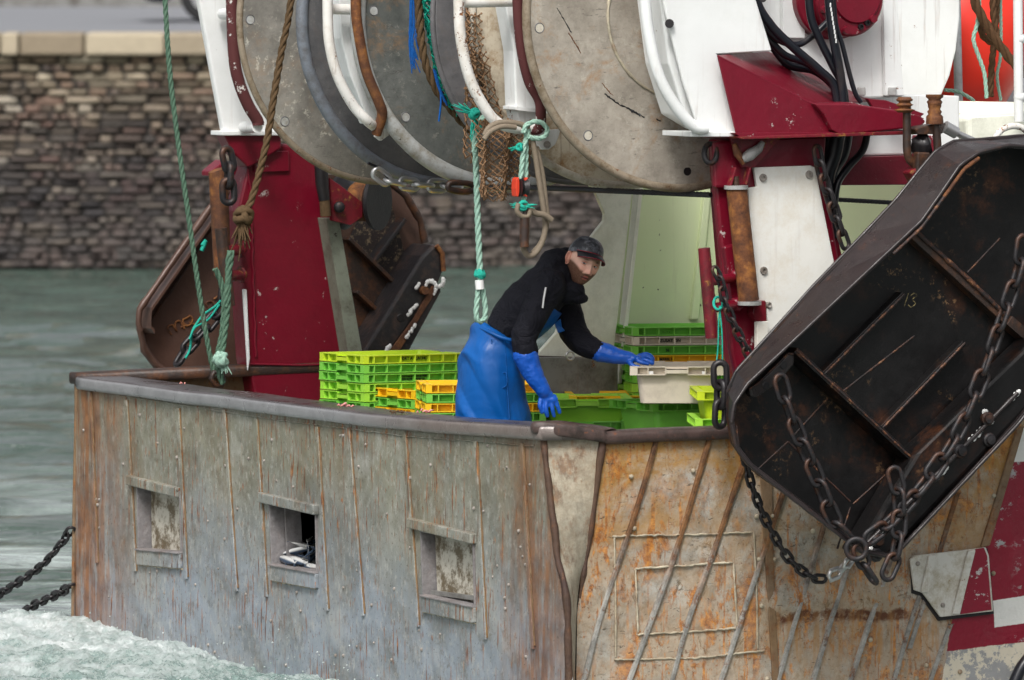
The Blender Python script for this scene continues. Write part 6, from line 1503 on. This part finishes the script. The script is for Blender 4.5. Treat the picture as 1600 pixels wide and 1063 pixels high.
def remesh(mb, name, mat, vox, parent, smooth=4, wr=None):
    me = bpy.data.meshes.new('tmp'); me.from_pydata([tuple(v) for v in mb.v], [], mb.f); me.update()
    o = bpy.data.objects.new(name, me); COL.objects.link(o)
    bm = bmesh.new(); bm.from_mesh(me); bmesh.ops.recalc_face_normals(bm, faces=bm.faces); bm.to_mesh(me); bm.free()
    r = o.modifiers.new('r', 'REMESH'); r.mode = 'VOXEL'; r.voxel_size = vox; r.use_smooth_shade = True
    if smooth: s = o.modifiers.new('s', 'SMOOTH'); s.iterations = smooth; s.factor = .5
    apply_mods(o); me = o.data
    if wr:
        nr = [v.normal.copy() for v in me.vertices]
        for v, n_ in zip(me.vertices, nr): v.co += n_*wr(v.co)
    me.transform(wmat(parent).inverted()); me.materials.clear(); me.materials.append(mat); me.update()
    for p in me.polygons: p.use_smooth = True
    o.parent = parent; return o
feet = PZ(775, 840, zd); base = Vector((MP(778, 600).x, MY+.02, zd))
man = empty('person', base); tag(man, 'bearded fisherman in black hooded jacket, blue overalls, blue gloves and cap bending over crates', 'person')
skin = NT('weathered_skin'); skc = skin.attr('Col')
skinM = skin.done(skin.mix(skin.mul(skin.noise(70, 4), .15), skc, skin.mix(.5, skc, (.30, .12, .08))), .5, 0, skin.bump(skin.noise(180, 5, .7), .25, .002), .4, Subsurface_Weight=.0)
jac = NT('black_softshell'); jacM = jac.done(jac.mix(jac.noise(5, 5), (.0035, .004, .008), (.010, .010, .016)), .8, 0, jac.bump(jac.noise(260, 3), .15, .002, jac.bump(jac.noise(10, 5, .6, dist=1.0), .9, .035)), .25)
ov = NT('blue_oilskin'); k_ = ov.mix(ov.noise(3, 5), (.002, .075, .30), (.004, .115, .42)); k_ = ov.mix(ov.mul(ov.st(ov.noise(5, 7, .72), .55, .75), .4), k_, (.02, .06, .15))
k_ = ov.mix(ov.mul(ov.st(ov.noise(38, 3, .5), .76, .78), .8), k_, (.5, .55, .6))
ovM = ov.done(k_, ov.ramp(ov.noise(6, 5), [(.3, .3), (.7, .5)]), 0, ov.bump(ov.noise(4, 3, .5, dist=.8), .5, .04), .35)
gl_ = NT('blue_rubber_glove'); gM = gl_.done(gl_.mix(gl_.noise(7, 5), (.006, .070, .40), (.012, .12, .58)), gl_.ramp(gl_.noise(10, 4), [(.3, .28), (.7, .45)]), 0, gl_.bump(gl_.noise(26, 4, .6), .25, .006), .5)

# head: local frame turned towards the camera and tilted
HF = Vector((.40, -.90, -.10)).normalized(); HU = Vector((.30, .10, .95)); HU = (HU-HF*HU.dot(HF)).normalized(); HR = HF.cross(HU)   # HR: the viewer's ... right-hand axis
HR = HR if HR.x > 0 else -HR
HC = MP(911, 411, -.03)
def H(x, y, z): return HC+HR*x+HF*y+HU*z
def g(v, s): return math.exp(-(v/s)**2)
def headpt(th, ph):
    # th: polar from crown, ph: azimuth, 0 = face front
    dx, dy, dz = math.sin(th)*math.sin(ph), math.sin(th)*math.cos(ph), math.cos(th)
    w_, d_, h_ = .076, .096, .119
    # fuller cranium, narrower jaw
    x = w_*math.copysign(abs(dx)**.92, dx); y = d_*math.copysign(abs(dy)**.92, dy); z = h_*dz
    if z < -.005:
        k = min(1, (-.005-z)/.11); x *= 1-.34*k**1.4; y = y*(1-.10*k) if y > 0 else y*(1-.55*k)
    f = max(0, dy)
    if f > 0:
        e = 0
        e += .006*g(z-.024, .010)*g(x, .05)
        for sx in (-.030, .030): e -= .013*g(x-sx, .015)*g(z+.001, .011); e += .005*g(x-sx*1.5, .018)*g(z+.030, .018)
        nz = max(0, min(1, (.012-z)/.052)); 
        if z > -.043: e += (.003+.021*nz)*g(x, .0085+.004*nz)*(1 if z < .012 else g(z-.012, .01))
        else: e += .024*g(x, .0125)*g(z+.043, .0055)
        for sx in (-.011, .011): e += .007*g(x-sx, .006)*g(z+.042, .007)
        e += .0045*g(z+.062, .0045)*g(x, .020); e -= .004*g(z+.067, .0028)*g(x, .021); e += .0050*g(z+.073, .0050)*g(x, .017)
        e += .010*g(z+.100, .016)*g(x, .020); e -= .004*g(z+.084, .007)*g(x, .02)
        e += .004*g(z+.068, .03)*(g(x-.02, .02)+g(x+.02, .02))
        y += e*f**.5
    return x, y, z
hv = []; hf = []; hc = []; NU, NV = 110, 90
for i in range(NV+1):
    for j in range(NU):
        th = math.pi*i/NV; u = j/NU; ph = 2*math.pi*u; ph = ph-.55*math.sin(ph)*.9      # denser in front
        x, y, z = headpt(th, ph); hv.append(H(x, y, z))
        sk = Vector((.86, .52, .40)); rnd_ = mnoise.noise(Vector((x, y, z))*220)
        red = g(z+.03, .02)*(g(x-.035, .02)+g(x+.035, .02))+g(x, .015)*g(z+.036, .018)
        sk = sk.lerp(Vector((.80, .30, .22)), min(1, .45*red))
        bd = 0
        if y > -.035:
            jawline = -.034-.010*g(x, .03) + .028*max(0, (abs(x)-.042)/.03)
            bd = max(0, min(1, (jawline-z)/.010+.4))
            if abs(x) > .050: bd = max(bd, .8*min(1, (abs(x)-.050)/.020)*max(0, min(1, (.010-z)/.045))*(1 if y < .045 else .5))
        if y > .05:
            bd = max(bd*(1 if z < -.052 or abs(x) > .026 else 0), .95*min(1, 1.5*g(z+.054, .0065))*(1 if abs(x) < .03 else .6), )
            if g(x, .017)*max(g(z+.062, .006), g(z+.073, .006)) > .45: bd = 0; sk = Vector((.42, .13, .11))
            if abs(z+.067) < .0032 and abs(x) < .021: sk = Vector((.06, .02, .02)); bd = 0
        bd *= .90+.12*rnd_
        sk = sk.lerp(Vector((.075, .030, .013)), max(0, min(1, bd)))
        br_ = max(g(z-.021, .0042)*g(abs(x)-.031, .014), 0)
        sk = sk.lerp(Vector((.09, .045, .03)), min(1, br_*1.2)*(1 if y > .03 else 0))
        es = (g(x-.030, .014)+g(x+.030, .014))*g(z-.004, .009); sk = sk.lerp(Vector((.20, .085, .07)), min(1, es*.55))
        if y < -.004 and z > -.02: sk = Vector((.10, .06, .04)) if z > .0 else sk
        if y < -.02: sk = Vector((.09, .055, .04))
        hc.append((*sk, 1))
for i in range(NV):
    for j in range(NU): hf.append((i*NU+j, (i+1)*NU+j, (i+1)*NU+(j+1) % NU, i*NU+(j+1) % NU))
# body under the clothes
bmb = MB()
eloft(bmb, [(783, 520, 0, .09, .14), (805, 498, 0, .10, .15), (828, 476, 0, .105, .165), (850, 448, 0, .09, .17), (872, 428, 0, .055, .07), (893, 422, 0, .05, .055)])
limb(bmb, [(856, 450, -.17, .05), (817, 528, -.22, .04), (848, 606, -.22, .028)]); limb(bmb, [(880, 458, .18, .05), (902, 524, .12, .04), (985, 560, .02, .026)])
eloft(bmb, [(783, 520, 0, .09, .14), (775, 560, 0, .10, .15), (770, 620, 0, .10, .15)])
limb(bmb, [(770, 600, -.09, .085), (785, 700, -.10, .06), (770, 778, -.08, .045)]); limb(bmb, [(768, 600, .09, .085), (780, 700, .10, .06), (745, 778, .12, .045)])
limb(bmb, [(885, 428, 0, .055), (902, 420, -.01, .055)])
body = remesh(bmb, 'body', skinM, .012, man, 3)
me = body.data; bmm = bmesh.new(); bmm.from_mesh(me); cl_ = bmm.loops.layers.color.new('Col') if False else None; bmm.free()
inv_ = wmat(man).inverted(); bv = [v.co.copy() for v in me.vertices]; bf = [tuple(p.vertices) for p in me.polygons]; nb = len(bv)
nm = bpy.data.meshes.new('body'); nm.from_pydata([tuple(v) for v in bv]+[tuple(inv_ @ v) for v in hv], [], bf+[tuple(i+nb for i in f) for f in hf]); nm.update()
ca = nm.color_attributes.new('Col', 'FLOAT_COLOR', 'POINT'); ca.data.foreach_set('color', [c for q in ([(.40, .20, .145, 1)]*nb+hc) for c in q])
for p in nm.polygons: p.use_smooth = True
nm.materials.append(skinM); body.data = nm
def ear(sx):
    m = MB(); c = H(sx*.076, -.004, .000); u = (HF*.5+HR*sx*.75).normalized()
    n = 16; m.tube([c+HU*(.030*math.cos(a))+ (HF*-.5*0+(-HF*.55+HR*sx*.45))*(.017*math.sin(a)+.010) for a in [2*math.pi*k/n for k in range(n)]], [.0055+.002*math.cos(2*math.pi*k/n) for k in range(n)], 8, closed=True)
    m.ball(c+(-HF*.5+HR*sx*.3)*.008, .024, (.35, .6, 1.05), 12, 8, ax=(HR, HF, HU)); o = m.build('ear', earM, man); return o
earM = NT('ear_skin').done((.66, .30, .22), .5)
ear(-1); ear(1)
wh_ = NT('eye_white').done((.48, .44, .42), .15); ir_ = NT('eye_iris').done((.045, .06, .075), .1); pu_ = NT('eye_pupil').done((.005, .005, .005), .1)
gaze = (CAM-HC).normalized()
for sx in (-.030, .030):
    c = H(sx, .0735, .001); m = MB(); m.ball(c, .0125, None, 16, 12); e = m.build('eye', wh_, man)
    m = MB(); m.ball(c+gaze*.0078, .0062, None, 12, 8); i_ = m.build('iris', ir_, e); m = MB(); m.ball(c+gaze*.0125, .0025, None, 8, 6); m.build('pupil', pu_, e)
    m = MB(); m.tube([H(sx+q*.0155, .0735+.0125-.006*q*q, .0075-.004*q*q) for q in (-1, -.6, -.2, .2, .6, 1)], [.002, .0035, .004, .004, .0035, .002], 8); m.build('eyelid', earM, e)
    m = MB(); m.tube([H(sx+q*.015, .0735+.0110-.006*q*q, -.0080+.004*q*q) for q in (-1, -.6, -.2, .2, .6, 1)], [.002, .003, .0032, .0032, .003, .002], 8); m.build('eyelid', earM, e)
# cap
capn = NT('dark_cap_shine'); cz = capn.mix(capn.st(capn.noise(19, 7, .75, v=capn.geo('Position')), .46, .62), (.010, .012, .020), (.19, .20, .23))  # grey mottling painted in for the shine of the leather
lightside = cz
capM = capn.done(cz, .42, 0, capn.bump(capn.noise(40, 5), .3, .004))
capd = NT('black_cap_brim').done((.006, .006, .010), .5); capr = NT('red_piping').done((.40, .01, .03), .5)
cap = empty('cap', HC, 0, man); cap.location = HC-base
def band_z(ph): return .036+.020*math.cos(ph)*0 + .004*math.cos(ph)
m = MB(); vs = []; nu, nv = 56, 16
for i in range(nv+1):
    for j in range(nu):
        ph = 2*math.pi*j/nu; z0 = .036+.016*math.cos(ph); t = i/nv*math.pi/2
        r = math.cos(t)**.75; z = z0+(.132-z0)*math.sin(t)
        lump = 1+.03*mnoise.noise(Vector((math.cos(ph), math.sin(ph), i*.1))*2)
        vs.append(H(.083*r*math.sin(ph)*lump, (.102*r*math.cos(ph)-.004)*lump, z))
m.add(vs, [(i*nu+j, i*nu+(j+1) % nu, (i+1)*nu+(j+1) % nu, (i+1)*nu+j) for i in range(nv) for j in range(nu)], 0, True)
m.build('crown', capM, cap)
m = MB(); vs = []; nu, nv = 26, 9
def brim(a, t, up=0):
    ph = R_(-64+148*a); x0 = .083*math.sin(ph); y0 = .100*math.cos(ph); ext = .055*math.cos(ph)**.6*t
    return H(x0*(1+.04*t), y0+ext, .054-.026*t*t*.7-.022*(math.sin(ph)**2)*(.6+.4*t)+up)
for up in (0, .005):
    for i in range(nv+1):
        for j in range(nu+1): vs.append(brim(j/nu, i/nv, up))
K = (nv+1)*(nu+1); fs = []
for i in range(nv):
    for j in range(nu):
        a = i*(nu+1)+j; fs.append((a, a+1, a+nu+2, a+nu+1)); fs.append((a+K, a+K+nu+1, a+K+nu+2, a+K+1))
for j in range(nu): a = nv*(nu+1)+j; fs.append((a, a+1, a+1+K, a+K))
m.add(vs, fs, 0, True); m.build('brim', capd, cap)
m = MB(); m.tube([brim(k/30, 0, .007) for k in range(31)], .0014, 6); m.tube([brim(k/30, 1.0, .003) for k in range(31)], .0012, 6); m.build('piping', capr, cap)
m = MB(); c = H(-.066, .050, .062); m.box(c, (.018, .003, .006), ((HF*.75+HR*.5).normalized(), (-HR*.75+HF*.5).normalized(), HU)); m.build('orange_tag', orange, cap)
# jacket with hood and sleeves, one cloth surface
def wrinkle(k=.010, f=9):
    def w__(p): return k*(mnoise.noise(Vector((p.x*f, p.y*f*.7, p.z*f)))*.6+(1-abs(mnoise.noise(Vector((p.x*f*1.6+3, p.y*f, p.z*f*1.6)))))*.5-.35)
    return w__
jm = MB()
eloft(jm, [(785, 524, 0, .108, .150), (803, 502, 0, .125, .165), (826, 480, 0, .132, .185), (848, 454, 0, .125, .20), (864, 434, 0, .105, .17), (874, 424, 0, .06, .10)])
limb(jm, [(858, 448, -.13, .088), (846, 468, -.17, .082), (834, 494, -.20, .073), (817, 528, -.22, .064), (822, 553, -.22, .060)])
limb(jm, [(874, 458, .13, .085), (884, 486, .15, .078), (898, 520, .12, .066), (914, 537, .08, .058), (937, 549, .03, .050)])
for c, r in (((866, 408, .03), (.078, .12, .062)), ((858, 420, 0), (.075, .12, .07)), ((870, 432, .0), (.085, .115, .080)), ((882, 458, -.02), (.085, .10, .058)), ((892, 453, -.03), (.070, .09, .048)), ((903, 467, -.03), (.055, .07, .022)), ((884, 406, .07), (.05, .05, .06))):
    jm.ball(MP(*c), 1, r, 20, 14)
# hem of the jacket collar sticking out
jm.tube([MP(893, 466, -.05), MP(906, 467, -.06), MP(917, 469, -.05)], [.02, .016, .006], 8)
jk = remesh(jm, 'jacket', jacM, .009, man, 5, wrinkle(.020, 8))
# keep the face clear of the collar
m = MB(); m.prism([MP(851.5, 449, -.262), MP(854, 449.5, -.262), MP(851, 466, -.272), MP(849, 482, -.272), MP(846.5, 481, -.272), MP(848.5, 465, -.272)], YA*.02); m.build('reflective_stripe', NT('reflective').done((.62, .62, .62), .4), jk)
# overalls: trousers, bib, straps
om = MB()
eloft(om, [(781, 518, 0, .112, .155), (775, 532, 0, .128, .170), (770, 552, 0, .150, .185), (767, 580, 0, .162, .195), (767, 620, 0, .166, .195), (771, 660, 0, .180, .190), (774, 700, 0, .17, .19)])
limb(om, [(765, 690, -.09, .105), (785, 730, -.10, .095), (772, 776, -.08, .085)]); limb(om, [(778, 690, .09, .105), (785, 730, .10, .095), (748, 776, .12, .085)])
def ovw(p):
    a = .012*mnoise.noise(Vector((p.x*7, p.y*5, p.z*3.0))); b = .020*max(0, 1-abs(mnoise.noise(Vector((p.x*5+p.z*2.5, p.y*4, p.z*2.2+p.x*3+7))))*3.2); return a+b-.004
ob = remesh(om, 'overalls', ovM, .010, man, 4, ovw)
bm_ = MB(); 
for gr_ in (.012, .006): eloft(bm_, [(779, 524, 0, .112, .155), (803, 502, 0, .125, .165), (826, 480, 0, .132, .185), (842, 461, 0, .128, .19)], 26, arc=(118, 242), grow=gr_+.006)
bb = bm_.build('bib', ovM, ob, smooth=True)
m = MB(); m.tube(curve([MP(815, 533, -.165), MP(800, 532, -.19), MP(782, 527, -.195), MP(765, 519, -.17), MP(752, 513, -.11)], 6), [.010]*25, 8); m.build('waistband', ovM, ob)
m = MB(); m.prism([MP(866, 505, .02), MP(876, 498, .02), MP(878, 512, .03), (MP(883, 517, .03)), MP(872, 521, .02)], YA*.02); m.build('strap_end', ovM, ob, .004)
for L in ([(768, 530), (770, 560), (771, 590), (770, 602)], [(789, 533), (791, 570), (793, 610), (796, 655)]):
    m = MB(); m.tube(curve([MP(x, y, -.183) for x, y in L], 6), .0028, 5); m.build('seam', M['net_blue'], ob)
m = MB(); m.tube(curve([MP(x, y, -.195) for x, y in ((771, 592), (780, 590), (790, 582), (791, 603), (773, 606), (771, 593))], 4), .003, 5); m.build('pocket_seam', M['net_blue'], ob)
for i, (a, b, d) in enumerate(((772, 838, -.10), (746, 838, .12))):
    m = MB(); c = MP(a, 775, d); m.tube([c+UP*.02, Vector((c.x, c.y, zd+.09)), Vector((c.x+.01, c.y, zd+.04))], [.07, .06, .055], 14); m.ball(Vector((c.x+.06, c.y-.01, zd+.045)), .05, (2.2, .95, .85), 14, 8); m.box((c.x+.05, c.y-.01, zd+.012), (.26, .10, .024)); m.build('boot', M['iron_black'], man)
# gloves: gauntlet, palm and five fingers in one skin, closed by remeshing
def glove(rows, palm, fingers, nm='glove'):
    m = MB(); limb(m, rows, 20)
    for c, r in palm: m.ball(MP(*c), 1, r, 18, 12)
    for F in fingers:
        P = [MP(*q[:3]) for q in F]; C = curve(P, 4); n = len(C); rs = [F[0][3]+(F[-1][3]-F[0][3])*i/(n-1) for i in range(n)]
        m.tube(C, rs, 10); m.ball(C[-1], rs[-1], None, 10, 8); m.ball(C[0], rs[0], None, 10, 8)
    return remesh(m, nm, gM, .0035, man, 2, wrinkle(.006, 22))
d = -.225
glove([(821, 555, d, .063), (827, 572, d, .056), (836, 590, d, .048), (845, 604, d, .038), (850, 612, d, .036)],
      [((853, 617, d), (.036, .022, .030)), ((858, 625, d), (.043, .019, .022))],
      [[(846, 622, d, .0125), (844, 634, d-.012, .012), (846.5, 644, d-.006, .0105)], [(853, 625, d-.004, .0125), (853.5, 639, d-.014, .012), (855.5, 650, d-.006, .0105)],
       [(860, 625, d-.002, .0125), (863, 639, d-.010, .012), (865.5, 650, d-.002, .0105)], [(866, 620, d+.006, .012), (871, 634, d, .0115), (874, 644, d+.006, .010)],
       [(856, 612, d+.02, .014), (860, 622, d+.045, .013), (861, 633, d+.055, .011)]])
d = .02
glove([(937, 549.5, d+.01, .052), (950, 553, d+.005, .047), (965, 556.5, d, .040), (978, 559, d, .032), (984, 560, d, .031)],
      [((989, 560.5, d), (.030, .034, .022)), ((996, 560.5, d-.005), (.024, .040, .018))],
      [[(999, 556, d+.03, .012), (1008, 553.5, d+.035, .0118), (1016, 556, d+.035, .011), (1020, 561, d+.035, .0102)], [(1000, 558, d+.008, .012), (1010, 557, d+.010, .0118), (1017, 561, d+.010, .011), (1019, 565.5, d+.010, .0102)],
       [(1000, 561, d-.015, .012), (1009, 563, d-.018, .0118), (1016, 566.5, d-.02, .011), (1019, 568, d-.02, .0102)], [(997, 564, d-.035, .0115), (1005, 567, d-.042, .011), (1012, 569, d-.045, .0100)],
       [(984, 566, d-.03, .013), (990, 571.5, d-.045, .0125), (997, 573.5, d-.05, .0105)]])
# keep the numbers Blender adds tidy; nothing else to do
bpy.context.view_layer.update()
